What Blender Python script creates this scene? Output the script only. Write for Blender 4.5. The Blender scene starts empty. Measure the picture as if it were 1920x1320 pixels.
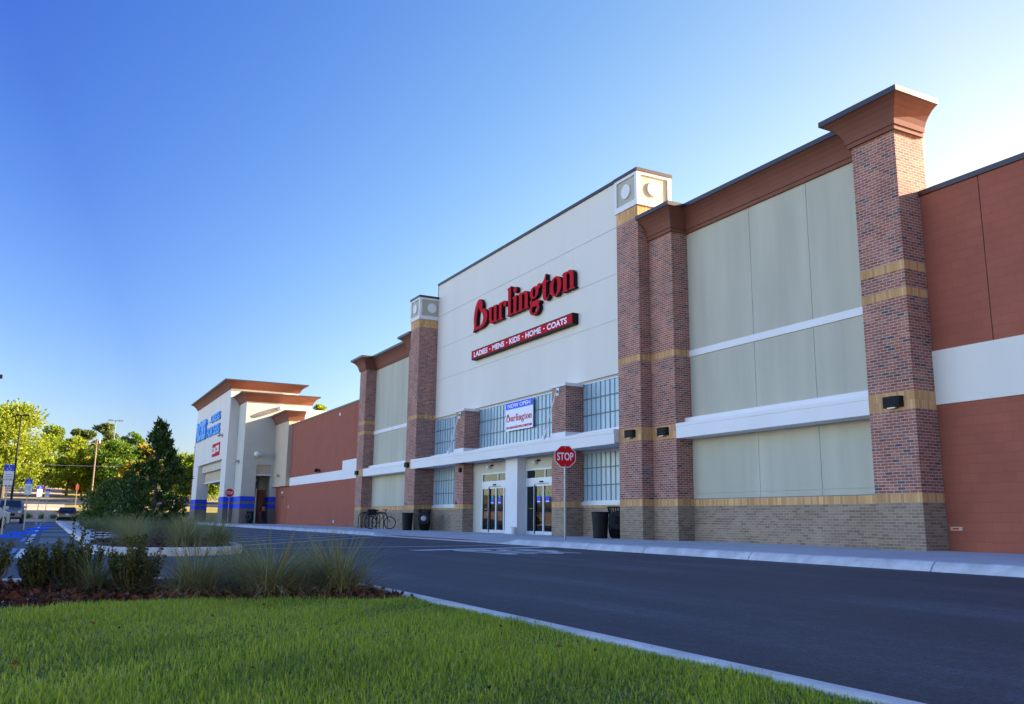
import bpy, math, random
import numpy as np
from mathutils import Vector, Matrix
random.seed(7); rng = np.random.default_rng(7)
R_ = math.radians
S = bpy.context.scene
COL = S.collection

# ---------------------------------------------------------------- camera
CAM = bpy.data.cameras.new('camera'); cam = bpy.data.objects.new('camera', CAM); COL.objects.link(cam)
yaw, pitch, roll = 0.4883, 0.1923, 0.0109
F = Vector((-math.cos(yaw)*math.cos(pitch), math.sin(yaw)*math.cos(pitch), math.sin(pitch)))
Rt = Vector((math.sin(yaw), math.cos(yaw), 0)); Up = Rt.cross(F)
Rt, Up = Rt*math.cos(roll)+Up*math.sin(roll), -Rt*math.sin(roll)+Up*math.cos(roll)
cam.matrix_world = Matrix(((Rt.x, Up.x, -F.x, 1.0043), (Rt.y, Up.y, -F.y, -0.5031), (Rt.z, Up.z, -F.z, 0.555), (0, 0, 0, 1)))
CAM.sensor_width = 36; CAM.lens = 1616.6/1920*36; CAM.shift_x = -6.77/1920
CAM.clip_start = 0.05; CAM.clip_end = 3000
S.camera = cam

# ---------------------------------------------------------------- sky, sun, exposure
SUN_EL, SUN_AZ = R_(19.2), R_(16.0)          # azimuth from +Y towards +X: the sun stands behind the stores
W = bpy.data.worlds.new('World'); S.world = W; W.use_nodes = True
wn = W.node_tree.nodes; wl = W.node_tree.links
bg = wn['Background']
sky = wn.new('ShaderNodeTexSky'); sky.sky_type = 'NISHITA'; sky.sun_disc = False
sky.sun_elevation = SUN_EL; sky.sun_rotation = SUN_AZ
sky.air_density = 1.3; sky.dust_density = 0.35; sky.ozone_density = 3.5
# the Nishita sky, graded by angle from the sun and height above the horizon (deep blue at 90 degrees, pale towards the sun)
gen = wn.new('ShaderNodeTexCoord'); nrm = wn.new('ShaderNodeVectorMath'); nrm.operation = 'NORMALIZE'; wl.new(gen.outputs['Generated'], nrm.inputs[0])
def wmath(op, a, b=None, c=None):
    q = wn.new('ShaderNodeMath'); q.operation = op
    for i, v in enumerate((a, b, c)):
        if v is None: continue
        if isinstance(v, (int, float)): q.inputs[i].default_value = v
        else: wl.new(v, q.inputs[i])
    return q.outputs[0]
dt = wn.new('ShaderNodeVectorMath'); dt.operation = 'DOT_PRODUCT'; wl.new(nrm.outputs[0], dt.inputs[0])
dt.inputs[1].default_value = (math.sin(SUN_AZ)*math.cos(SUN_EL), math.cos(SUN_AZ)*math.cos(SUN_EL), math.sin(SUN_EL))
c0 = dt.outputs['Value']; ce = wmath('MAXIMUM', wmath('MINIMUM', c0, .70), wmath('MULTIPLY_ADD', c0, -.36, -.19))
bst = wmath('MULTIPLY', wmath('MAXIMUM', wmath('MULTIPLY_ADD', c0, -1.0, -.25), 0.0), 1.42)
se = wn.new('ShaderNodeSeparateXYZ'); wl.new(nrm.outputs[0], se.inputs[0]); ez = wmath('MAXIMUM', se.outputs[2], 0.0)
cc = wmath('MULTIPLY', ce, ce); sk3 = wn.new('ShaderNodeSeparateColor'); wl.new(sky.outputs[0], sk3.inputs[0]); cb3 = wn.new('ShaderNodeCombineColor')
for i, (k0, k1, k2, k3) in enumerate(((-.50, 2.692, -1.981, -.938), (-.60, 2.011, -1.005, -1.307), (-.58, .564, .189, -1.055))):
    ex = wmath('MULTIPLY_ADD', ce, k1, wmath('MULTIPLY_ADD', ez, k2, wmath('MULTIPLY_ADD', cc, k3, wmath('ADD', bst, k0))))
    wl.new(wmath('MULTIPLY', sk3.outputs[i], wmath('EXPONENT', ex)), cb3.inputs[i])
wl.new(cb3.outputs[0], bg.inputs['Color'])
bg.inputs['Strength'].default_value = 0.10
L = bpy.data.lights.new('sun', 'SUN'); L.energy = 5.0; L.angle = R_(0.53); L.color = (1.0, 0.83, 0.62)
sun = bpy.data.objects.new('sun', L); COL.objects.link(sun)
sd = Vector((math.sin(SUN_AZ)*math.cos(SUN_EL), math.cos(SUN_AZ)*math.cos(SUN_EL), math.sin(SUN_EL)))
sun.rotation_euler = sd.to_track_quat('Z', 'Y').to_euler()
S.view_settings.view_transform = 'Standard'; S.view_settings.look = 'None'
S.view_settings.exposure = 2.18; S.view_settings.gamma = 1
S.render.engine = 'CYCLES'
S.cycles.max_bounces = 6; S.cycles.diffuse_bounces = 3; S.cycles.transparent_max_bounces = 12

# ---------------------------------------------------------------- materials
def nt(name):
    m = bpy.data.materials.new(name); m.use_nodes = True
    return m, m.node_tree.nodes, m.node_tree.links, m.node_tree.nodes['Principled BSDF']
def ramp(n, stops, interp='LINEAR'):
    r = n.new('ShaderNodeValToRGB'); r.color_ramp.interpolation = interp
    e = r.color_ramp.elements
    while len(e) > 1: e.remove(e[-1])
    e[0].position = stops[0][0]; e[0].color = (*stops[0][1], 1)
    for p, c in stops[1:]:
        x = e.new(p); x.color = (*c, 1)
    return r
def mul(c, k): return tuple(min(1, max(0, x*k)) for x in c)
def plain(name, c, rough=.6, var=.12, scale=3, bump=0, bscale=60, metal=0, spec=.5, coat=0, streak=False):
    m, n, l, p = nt(name)
    p.inputs['Roughness'].default_value = rough; p.inputs['Metallic'].default_value = metal
    p.inputs['Specular IOR Level'].default_value = spec; p.inputs['Coat Weight'].default_value = coat
    tc = n.new('ShaderNodeTexCoord'); src = tc.outputs['Object']
    if streak:
        mp = n.new('ShaderNodeMapping'); mp.inputs['Scale'].default_value = (1, 1, .12); l.new(src, mp.inputs[0]); src = mp.outputs[0]
    a = n.new('ShaderNodeTexNoise'); a.inputs['Scale'].default_value = scale; a.inputs['Detail'].default_value = 6
    l.new(src, a.inputs[0])
    r = ramp(n, [(.3, mul(c, 1-var)), (.7, mul(c, 1+var))]); l.new(a.outputs[0], r.inputs[0]); l.new(r.outputs[0], p.inputs['Base Color'])
    if bump:
        b = n.new('ShaderNodeTexNoise'); b.inputs['Scale'].default_value = bscale; b.inputs['Detail'].default_value = 3; l.new(tc.outputs['Object'], b.inputs[0])
        bb = n.new('ShaderNodeBump'); bb.inputs['Strength'].default_value = bump; bb.inputs['Distance'].default_value = .01
        l.new(b.outputs[0], bb.inputs['Height']); l.new(bb.outputs[0], p.inputs['Normal'])
    return m
def brick(name, stops, mortar, w=.2032, h=.0677, ms=.0055, offset=.5, bump=.5, stain=.15, rough=.85, haze=(.5, .48, .46), hazeamt=0):
    m, n, l, p = nt(name); p.inputs['Roughness'].default_value = rough
    uv = n.new('ShaderNodeUVMap'); b = n.new('ShaderNodeTexBrick'); l.new(uv.outputs[0], b.inputs['Vector'])
    b.inputs['Color1'].default_value = (0, 0, 0, 1); b.inputs['Color2'].default_value = (1, 1, 1, 1); b.inputs['Mortar'].default_value = (0, 0, 0, 1)
    b.inputs['Scale'].default_value = 1; b.inputs['Brick Width'].default_value = w; b.inputs['Row Height'].default_value = h
    b.inputs['Mortar Size'].default_value = ms; b.inputs['Mortar Smooth'].default_value = .15; b.offset = offset
    r = ramp(n, stops); l.new(b.outputs['Color'], r.inputs[0])
    no = n.new('ShaderNodeTexNoise'); no.inputs['Scale'].default_value = .9; no.inputs['Detail'].default_value = 8; l.new(uv.outputs[0], no.inputs[0])
    mr = n.new('ShaderNodeMapRange'); mr.inputs[1].default_value = .3; mr.inputs[2].default_value = .7; mr.inputs[3].default_value = 1-stain; mr.inputs[4].default_value = 1+stain
    l.new(no.outputs[0], mr.inputs[0])
    mx = n.new('ShaderNodeMix'); mx.data_type = 'RGBA'; l.new(b.outputs['Fac'], mx.inputs[0]); l.new(r.outputs[0], mx.inputs[6]); mx.inputs[7].default_value = (*mortar, 1)
    v = n.new('ShaderNodeVectorMath'); v.operation = 'SCALE'; l.new(mx.outputs[2], v.inputs[0]); l.new(mr.outputs[0], v.inputs['Scale'])
    out = v.outputs[0]
    if hazeamt:
        n2 = n.new('ShaderNodeTexNoise'); n2.inputs['Scale'].default_value = 1.7; n2.inputs['Detail'].default_value = 10; n2.inputs['Roughness'].default_value = .65; l.new(uv.outputs[0], n2.inputs[0])
        m2 = n.new('ShaderNodeMapRange'); m2.inputs[1].default_value = .42; m2.inputs[2].default_value = .62; m2.inputs[4].default_value = hazeamt; l.new(n2.outputs[0], m2.inputs[0])
        x2 = n.new('ShaderNodeMix'); x2.data_type = 'RGBA'; l.new(m2.outputs[0], x2.inputs[0]); l.new(out, x2.inputs[6]); x2.inputs[7].default_value = (*haze, 1); out = x2.outputs[2]
    l.new(out, p.inputs['Base Color'])
    bb = n.new('ShaderNodeBump'); bb.inputs['Strength'].default_value = bump; bb.inputs['Distance'].default_value = .006; bb.invert = True
    l.new(b.outputs['Fac'], bb.inputs['Height']); l.new(bb.outputs[0], p.inputs['Normal'])
    return m
def leafmat(name, a, b, trans=.35, rough=.5, third=None):
    m, n, l, p = nt(name); p.inputs['Roughness'].default_value = rough; p.inputs['Specular IOR Level'].default_value = .3
    g = n.new('ShaderNodeNewGeometry')
    st = [(0, a), (1, b)] if third is None else [(0, a), (.8, b), (.93, b), (1, third)]
    r = ramp(n, st); l.new(g.outputs['Random Per Island'], r.inputs[0])
    l.new(r.outputs[0], p.inputs['Base Color'])
    t = n.new('ShaderNodeBsdfTranslucent'); l.new(r.outputs[0], t.inputs[0])
    mx = n.new('ShaderNodeMixShader'); mx.inputs[0].default_value = trans
    l.new(p.outputs[0], mx.inputs[1]); l.new(t.outputs[0], mx.inputs[2]); l.new(mx.outputs[0], n['Material Output'].inputs[0])
    return m
M = {}
M['brick'] = brick('red_brick', [(0, (.085, .058, .052)), (.06, (.10, .06, .05)), (.10, (.235, .07, .042)), (.5, (.32, .092, .05)), (.85, (.39, .125, .065)), (1, (.43, .17, .10))], (.52, .46, .41), ms=.0068, hazeamt=.08)
M['tan'] = brick('tan_soldier_brick', [(0, (.48, .25, .09)), (.5, (.62, .34, .13)), (1, (.74, .44, .19))], (.40, .27, .16), w=.0677, h=.2032, ms=.004, offset=0, bump=.3)
M['grey'] = brick('grey_brown_brick', [(0, (.20, .13, .08)), (.5, (.28, .19, .12)), (1, (.34, .245, .16))], (.43, .37, .30), ms=.005, hazeamt=.35, haze=(.30, .225, .155))
M['stucco'] = plain('green_grey_stucco', (.505, .48, .37), .95, .09, 1.6, .6, 40, streak=True)
M['white'] = plain('cream_stucco', (.77, .73, .645), .95, .03, .7, .25, 60, streak=True)
M['trim'] = plain('white_trim', (.80, .78, .76), .7, .03, 1)
M['pale'] = plain('pale_stucco', (.58, .555, .46), .95, .04, 1, .3, 50)
M['sand'] = plain('sand_stucco', (.56, .45, .32), .95, .04, 1, .3, 50)
M['groove'] = plain('joint_sealant', (.50, .46, .36), .9, .05)
M['dark'] = plain('dark_recess', (.03, .03, .032), .8, .1)
M['cornice'] = plain('rust_brown_stucco', (.21, .075, .045), .85, .08, 2, .25, 50)
M['coping'] = plain('dark_metal_coping', (.045, .035, .04), .4, .1, 4, metal=.3)
M['orange'] = brick('painted_block', [(0, (.315, .088, .05)), (1, (.335, .096, .055))], (.285, .078, .044), w=.406, h=.2032, ms=.005, bump=.5, stain=.10)
M['orange_flat'] = plain('rust_orange_stucco', (.33, .095, .053), .9, .06, 1.2, .3, 50)
M['kal'] = plain('translucent_panel', (.36, .49, .55), .25, .05, 2)
M['mull'] = plain('pale_mullion', (.17, .25, .30), .5, .05)
M['alum'] = plain('painted_aluminium', (.62, .66, .70), .4, .03, 2, metal=.2)
M['bluegrey'] = plain('blue_grey_frame', (.10, .15, .18), .5, .05)
M['silver'] = plain('galvanised_steel', (.45, .46, .48), .45, .1, 8, metal=.7)
M['black'] = plain('black_paint', (.008, .008, .009), .6, .1, 5, spec=.2)
M['blackplastic'] = plain('black_plastic', (.010, .010, .012), .6, .1, 5, spec=.25)
M['red'] = plain('sign_red', (.58, .008, .02), .7, .04, spec=.1)
M['stopred'] = plain('stop_sign_red', (.62, .008, .012), .6, .03, spec=.15)
M['signwhite'] = plain('sign_white', (.82, .84, .9), .5, .02)
M['blue'] = plain('sign_blue', (.005, .06, .75), .5, .03)
M['bandblue'] = plain('band_blue_paint', (.008, .06, .62), .7, .05)
M['rossblue'] = plain('letter_blue', (.06, .36, .92), .5, .03)
M['wsblue'] = plain('kerb_blue_paint', (.01, .13, .80), .7, .08)
M['brown'] = plain('brown_stone', (.19, .15, .125), .9, .08, 3, .3)
M['concrete'] = plain('pavement_concrete', (.50, .50, .50), .9, .06, 1.5, .3, 80)
M['curb'] = plain('curb_concrete', (.56, .55, .55), .85, .20, 3.5, .3, 60)
M['paint'] = plain('road_paint_white', (.62, .64, .66), .8, .18, 9)
M['bluepaint'] = plain('road_paint_blue', (.05, .22, .60), .8, .15, 9)
M['redpaint'] = plain('red_tactile_strip', (.30, .05, .04), .8, .1, 9)
M['soil'] = plain('lawn_soil', (.07, .075, .025), .95, .3, 12)
M['mulch'] = plain('mulch_base', (.035, .018, .012), .95, .4, 20, .6, 30)
M['bark'] = plain('tree_bark', (.10, .075, .055), .95, .3, 8, .6, 20)
M['palebark'] = plain('pale_bark', (.30, .24, .19), .95, .25, 8, .6, 20)
M['wood'] = plain('weathered_pole_wood', (.21, .15, .10), .9, .2, 5)
M['skin'] = plain('skin', (.35, .2, .14), .6, .05)
M['cloth'] = plain('dark_cloth', (.012, .012, .03), .9, .2, 8)
M['jacket'] = plain('black_cloth', (.015, .012, .018), .9, .2, 8)
M['orangecloth'] = plain('orange_cloth', (.35, .10, .03), .9, .2, 8)
M['rubber'] = plain('tyre_rubber', (.015, .015, .016), .8, .1)
M['sky_glass'] = plain('car_glass', (.02, .025, .035), .08, .05, spec=.8)
M['carblack'] = plain('car_paint_black', (.01, .011, .014), .25, .05, coat=.8)
M['carsilver'] = plain('car_paint_silver', (.17, .19, .23), .3, .05, metal=.3, coat=.6)
M['carwhite'] = plain('car_paint_white', (.72, .73, .72), .3, .03, coat=.6)
M['taillight'] = plain('tail_light_red', (.5, .01, .01), .3, .03)
M['headlight'] = plain('headlight_lens', (.6, .62, .65), .15, .03)
M['pink'] = plain('pink_fabric', (.65, .12, .25), .8, .2, 4)
M['purple'] = plain('purple_fabric', (.28, .14, .36), .8, .2, 4)
M['interior'] = plain('shop_interior', (.16, .08, .045), .8, .3, 2)
M['green'] = plain('sticker_green', (.02, .5, .18), .5, .03)
M['yellow'] = plain('yellow_tape', (.45, .40, .02), .5, .03)
M['drygrass'] = plain('dry_verge_grass', (.27, .22, .045), .95, .35, .35)
M['tanground'] = plain('pale_concrete_apron', (.48, .33, .23), .95, .12, .2)
M['wood_floor'] = plain('forest_floor', (.06, .055, .02), .95, .4, .3)
M['leaf_bright'] = leafmat('leaf_bright', (.15, .22, .02), (.38, .43, .035), .6)
M['leaf_mid'] = leafmat('leaf_mid', (.11, .19, .016), (.30, .38, .03), .55)
M['leaf_dark'] = leafmat('leaf_dark', (.045, .11, .012), (.18, .29, .026), .45)
M['leaf_gold'] = leafmat('leaf_gold', (.30, .24, .02), (.46, .38, .04), .45)
M['leaf_pine'] = leafmat('leaf_pine', (.05, .08, .02), (.15, .19, .035), .3)
M['magnolia'] = leafmat('magnolia_leaf', (.016, .045, .010), (.085, .15, .03), .25, .3, (.16, .07, .02))
M['hedge'] = leafmat('hedge_leaf', (.03, .07, .01), (.12, .19, .03), .2, .4)
M['shrub'] = leafmat('shrub_leaf', (.025, .045, .008), (.13, .15, .025), .25, .4)
M['muhly'] = leafmat('muhly_blade', (.15, .17, .06), (.38, .37, .16), .3, .6)
M['muhly_dry'] = leafmat('muhly_dry', (.24, .19, .09), (.50, .42, .22), .3, .7)
M['grass'] = leafmat('grass_blade', (.20, .32, .02), (.50, .58, .055), .5, .4, (.60, .50, .22))
M['grass_deep'] = leafmat('grass_blade_deep', (.12, .21, .02), (.32, .41, .045), .5, .4, (.40, .36, .14))
M['thatch'] = leafmat('grass_thatch', (.30, .25, .10), (.50, .43, .2), .3, .6)
M['chip'] = leafmat('bark_chip', (.03, .013, .009), (.14, .05, .028), .0, .85, (.30, .20, .16))

# asphalt: dark, faintly mottled, with paving-lane streaks and lighter scuffs
m, n, l, p = nt('asphalt'); p.inputs['Roughness'].default_value = .72
tc = n.new('ShaderNodeTexCoord')
mp = n.new('ShaderNodeMapping'); mp.inputs['Scale'].default_value = (.12, .9, 1); l.new(tc.outputs['Object'], mp.inputs[0])
a = n.new('ShaderNodeTexNoise'); a.inputs['Scale'].default_value = 1.2; a.inputs['Detail'].default_value = 8; a.inputs['Roughness'].default_value = .6; l.new(mp.outputs[0], a.inputs[0])
b = n.new('ShaderNodeTexNoise'); b.inputs['Scale'].default_value = 70; b.inputs['Detail'].default_value = 2; l.new(tc.outputs['Object'], b.inputs[0])
r = ramp(n, [(.3, (.020, .024, .037)), (.52, (.031, .037, .056)), (.74, (.070, .080, .110))]); l.new(a.outputs[0], r.inputs[0])
r2 = ramp(n, [(.38, (.6, .6, .6)), (.66, (1.6, 1.6, 1.6))]); l.new(b.outputs[0], r2.inputs[0])
c_ = n.new('ShaderNodeTexNoise'); c_.inputs['Scale'].default_value = 7; c_.inputs['Detail'].default_value = 9; c_.inputs['Roughness'].default_value = .7; l.new(tc.outputs['Object'], c_.inputs[0])
r3 = ramp(n, [(.35, (.78, .78, .78)), (.68, (1.28, 1.28, 1.28))]); l.new(c_.outputs[0], r3.inputs[0])
m3 = n.new('ShaderNodeMix'); m3.data_type = 'RGBA'; m3.blend_type = 'MULTIPLY'; m3.inputs[0].default_value = 1; l.new(r2.outputs[0], m3.inputs[6]); l.new(r3.outputs[0], m3.inputs[7])
mx = n.new('ShaderNodeMix'); mx.data_type = 'RGBA'; mx.blend_type = 'MULTIPLY'; mx.inputs[0].default_value = 1
l.new(r.outputs[0], mx.inputs[6]); l.new(m3.outputs[2], mx.inputs[7]); l.new(mx.outputs[2], p.inputs['Base Color'])
bb = n.new('ShaderNodeBump'); bb.inputs['Strength'].default_value = .4; bb.inputs['Distance'].default_value = .006; l.new(b.outputs[0], bb.inputs['Height']); l.new(bb.outputs[0], p.inputs['Normal'])
M['asphalt'] = m
# door glass: see-through and reflective
m, n, l, p = nt('door_glass')
gl = n.new('ShaderNodeBsdfGlossy'); gl.inputs['Roughness'].default_value = .02; gl.inputs[0].default_value = (.8, .85, .9, 1)
tr = n.new('ShaderNodeBsdfTransparent'); tr.inputs[0].default_value = (.55, .5, .45, 1)
fr = n.new('ShaderNodeFresnel'); fr.inputs[0].default_value = 1.5
mx = n.new('ShaderNodeMixShader'); l.new(fr.outputs[0], mx.inputs[0]); l.new(tr.outputs[0], mx.inputs[1]); l.new(gl.outputs[0], mx.inputs[2]); l.new(mx.outputs[0], n['Material Output'].inputs[0])
M['glass'] = m
m, n, l, p = nt('lobby_fill_glow'); p.inputs['Emission Color'].default_value = (1, .8, .6, 1); p.inputs['Emission Strength'].default_value = .18  # weak emission for the light panels added in the lobby
M['glow'] = m

# ---------------------------------------------------------------- mesh helpers
class MB:
    def __init__(s): s.v = []; s.f = []; s.mi = []
    def face(s, pts, mi=0):
        b = len(s.v); s.v += [tuple(p) for p in pts]; s.f.append(tuple(range(b, b+len(pts)))); s.mi.append(mi)
    def box(s, x0, y0, z0, x1, y1, z1, mi=0):
        x0, x1 = min(x0, x1), max(x0, x1); y0, y1 = min(y0, y1), max(y0, y1); z0, z1 = min(z0, z1), max(z0, z1)
        b = len(s.v)
        s.v += [(x0,y0,z0),(x1,y0,z0),(x1,y1,z0),(x0,y1,z0),(x0,y0,z1),(x1,y0,z1),(x1,y1,z1),(x0,y1,z1)]
        for q in ((0,3,2,1),(4,5,6,7),(0,1,5,4),(1,2,6,5),(2,3,7,6),(3,0,4,7)):
            s.f.append(tuple(b+i for i in q)); s.mi.append(mi)
        return s
    def tube(s, pts, rad, n=8, mi=0, caps=True):
        pts = [Vector(p) for p in pts]
        if not isinstance(rad, (list, tuple)): rad = [rad]*len(pts)
        rings = []; prev = None
        for i, p in enumerate(pts):
            t = (pts[min(i+1, len(pts)-1)]-pts[max(i-1, 0)]).normalized()
            if prev is None:
                a = Vector((0, 0, 1)) if abs(t.z) < .9 else Vector((1, 0, 0)); u = t.cross(a).normalized()
            else: u = (prev-t*prev.dot(t)).normalized()
            prev = u; w = t.cross(u); b = len(s.v)
            for k in range(n):
                an = 2*math.pi*k/n; s.v.append(tuple(p+(u*math.cos(an)+w*math.sin(an))*rad[i]))
            rings.append(b)
        for a, b in zip(rings, rings[1:]):
            for k in range(n): s.f.append((a+k, a+(k+1) % n, b+(k+1) % n, b+k)); s.mi.append(mi)
        if caps:
            s.f.append(tuple(rings[0]+k for k in reversed(range(n)))); s.mi.append(mi)
            s.f.append(tuple(rings[-1]+k for k in range(n))); s.mi.append(mi)
        return s
    def ext(s, pts, axis, a, b, mi=0, side=None):
        """extrude polygon pts (2D) along axis ('x','y','z') from a to b"""
        side = mi if side is None else side
        def P(p, h): return {'y': (p[0], h, p[1]), 'x': (h, p[0], p[1]), 'z': (p[0], p[1], h)}[axis]
        n = len(pts); o = len(s.v)
        s.v += [P(p, a) for p in pts]+[P(p, b) for p in pts]
        s.f.append(tuple(o+i for i in range(n))); s.mi.append(mi)
        s.f.append(tuple(o+n+i for i in reversed(range(n)))); s.mi.append(mi)
        for i in range(n): s.f.append((o+i, o+n+i, o+n+(i+1) % n, o+(i+1) % n)); s.mi.append(side)
        return s
    def sweep(s, prof, path, mi=0, closed=False, pm=None):
        """sweep a profile of (out, z) along a plan path; out is to the right of travel"""
        n = len(path); rows = []
        for i, p in enumerate(path):
            p = Vector(p)
            if closed: a = Vector(path[i-1]); b = Vector(path[(i+1) % n])
            else: a = Vector(path[i-1]) if i else None; b = Vector(path[i+1]) if i < n-1 else None
            ns = []
            if a is not None: d = (p-a).normalized(); ns.append(Vector((d.y, -d.x)))
            if b is not None: d = (b-p).normalized(); ns.append(Vector((d.y, -d.x)))
            nn = ns[0] if len(ns) == 1 else (ns[0]+ns[1])/(1+ns[0].dot(ns[1]))
            rows.append(len(s.v))
            for o, z in prof: s.v.append((p.x+nn.x*o, p.y+nn.y*o, z))
        m = len(prof)
        seq = list(zip(rows, rows[1:]))+([(rows[-1], rows[0])] if closed else [])
        for a, b in seq:
            for k in range(m-1):
                s.f.append((a+k, b+k, b+k+1, a+k+1)); s.mi.append(pm[k] if pm else mi)
        if not closed:
            s.f.append(tuple(rows[0]+k for k in range(m))); s.mi.append(mi)
            s.f.append(tuple(rows[-1]+k for k in reversed(range(m)))); s.mi.append(mi)
        return s
    def build(s, name, mats, parent=None, smooth=False, uvoff=(0, 0), loc=None):
        off = Vector((0, 0, 0))
        if parent is not None: off = wloc(parent)
        elif loc is not None: off = Vector(loc)
        me = bpy.data.meshes.new(name)
        V = np.array(s.v, float)
        me.from_pydata([tuple(q) for q in (V-np.array(off))], [], s.f)
        if not isinstance(mats, (list, tuple)): mats = [mats]
        for x in mats: me.materials.append(M[x] if isinstance(x, str) else x)
        me.polygons.foreach_set('material_index', s.mi)
        uv = me.uv_layers.new(name='UVMap')
        for pl in me.polygons:
            nx, ny, nz = (abs(c) for c in pl.normal)
            for li in pl.loop_indices:
                x, y, z = s.v[me.loops[li].vertex_index]
                if nz > nx and nz > ny: uv.data[li].uv = (x, y)
                elif ny >= nx: uv.data[li].uv = (x+uvoff[0], z+uvoff[1])
                else: uv.data[li].uv = (y+uvoff[0], z+uvoff[1])
        if smooth: me.polygons.foreach_set('use_smooth', [True]*len(me.polygons))
        o = bpy.data.objects.new(name, me); COL.objects.link(o)
        if parent is not None: o.parent = parent
        elif loc is not None: o.location = loc
        WL[o.name] = off.copy()
        return o
WL = {}
def wloc(o): return WL[o.name]
def tag(o, label=None, cat=None, group=None, kind=None):
    if label: o['label'] = label
    if cat: o['category'] = cat
    if group: o['group'] = group
    if kind: o['kind'] = kind
    return o
def thing(name, loc, label, cat, group=None):
    o = bpy.data.objects.new(name, None); COL.objects.link(o); o.location = loc; o.empty_display_size = .2
    WL[o.name] = Vector(loc); return tag(o, label, cat, group)
def copy_tree(root, loc, rotz=None, label=None):
    r = root.copy(); COL.objects.link(r); r.location = loc
    if rotz is not None: r.rotation_euler.z = rotz
    if label: r['label'] = label
    WL[r.name] = Vector(loc)
    for ch in list(root.children):
        c = ch.copy(); COL.objects.link(c); c.parent = r
        for g in list(ch.children):
            d = g.copy(); COL.objects.link(d); d.parent = c
    return r
def npmesh(name, V, faces_flat, loop_tot, mat, parent=None, loc=None, smooth=False, mi=None):
    """fast mesh from arrays"""
    off = np.zeros(3)
    if parent is not None: off = np.array(wloc(parent))
    elif loc is not None: off = np.array(loc)
    me = bpy.data.meshes.new(name); V = (V-off).astype(np.float32)
    me.vertices.add(len(V)); me.vertices.foreach_set('co', V.ravel())
    me.loops.add(len(faces_flat)); me.loops.foreach_set('vertex_index', faces_flat.astype(np.int32))
    me.polygons.add(len(loop_tot)); st = np.concatenate([[0], np.cumsum(loop_tot)[:-1]])
    me.polygons.foreach_set('loop_start', st.astype(np.int32))
    for x in (mat if isinstance(mat, (list, tuple)) else [mat]): me.materials.append(M[x])
    if mi is not None: me.polygons.foreach_set('material_index', mi.astype(np.int32))
    if smooth: me.polygons.foreach_set('use_smooth', np.ones(len(loop_tot), bool))
    me.update(calc_edges=True); me.validate()
    o = bpy.data.objects.new(name, me); COL.objects.link(o)
    if parent is not None: o.parent = parent
    elif loc is not None: o.location = loc
    WL[o.name] = Vector(off); return o
def unit(a): return a/np.maximum(np.linalg.norm(a, axis=-1, keepdims=True), 1e-9)
def leaves(name, C, D, L_, W_, mat, parent=None, loc=None, droop=.15):
    """leaf = rhomb of 4 points folded a little; C centres, D directions"""
    n = len(C); D = unit(D); rnd = unit(rng.normal(size=(n, 3))); Sd = unit(np.cross(D, rnd)); N = np.cross(D, Sd)
    L_ = np.broadcast_to(np.asarray(L_, float), (n,))[:, None]; W_ = np.broadcast_to(np.asarray(W_, float), (n,))[:, None]
    a = C; b = C+D*L_*.5+Sd*W_*.5+N*L_*.05; c = C+D*L_-N*L_*droop; d = C+D*L_*.5-Sd*W_*.5+N*L_*.05
    V = np.stack([a, b, c, d], 1).reshape(-1, 3)
    return npmesh(name, V, np.arange(4*n), np.full(n, 4), mat, parent, loc)
def blades(name, B, H, lean, az, Wd, mat, parent=None, loc=None, seg=2, curve=1.0, mi=None):
    """grass blades: B base points, H length, lean angle at the tip, az heading"""
    n = len(B); rows = []
    side = np.stack([-np.sin(az), np.cos(az), np.zeros(n)], 1)
    hd = np.stack([np.cos(az), np.sin(az), np.zeros(n)], 1)
    P = B.copy(); step = H/seg
    for k in range(seg+1):
        w = Wd*(1-(k/seg)**1.5)*.5
        if k < seg: rows += [P-side*w[:, None], P+side*w[:, None]]
        else: rows += [P]
        ang = lean*((k+.5)/seg)**curve
        P = P+hd*(np.sin(ang)*step)[:, None]+np.array([0, 0, 1])*(np.cos(ang)*step)[:, None]
    V = np.stack(rows, 1); k = V.shape[1]; V = V.reshape(-1, 3)
    base = (np.arange(n)*k)[:, None]; q = []; tot = []
    for s_ in range(seg-1): q.append(base+np.array([2*s_, 2*s_+1, 2*s_+3, 2*s_+2])); tot.append(4)
    q.append(base+np.array([2*seg-2, 2*seg-1, 2*seg])); tot.append(3)
    Fl = np.concatenate(q, 1).ravel()
    m2 = None if mi is None else np.repeat(mi, len(tot))
    return npmesh(name, V, Fl, np.tile(tot, n), mat, parent, loc, mi=m2)
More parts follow.
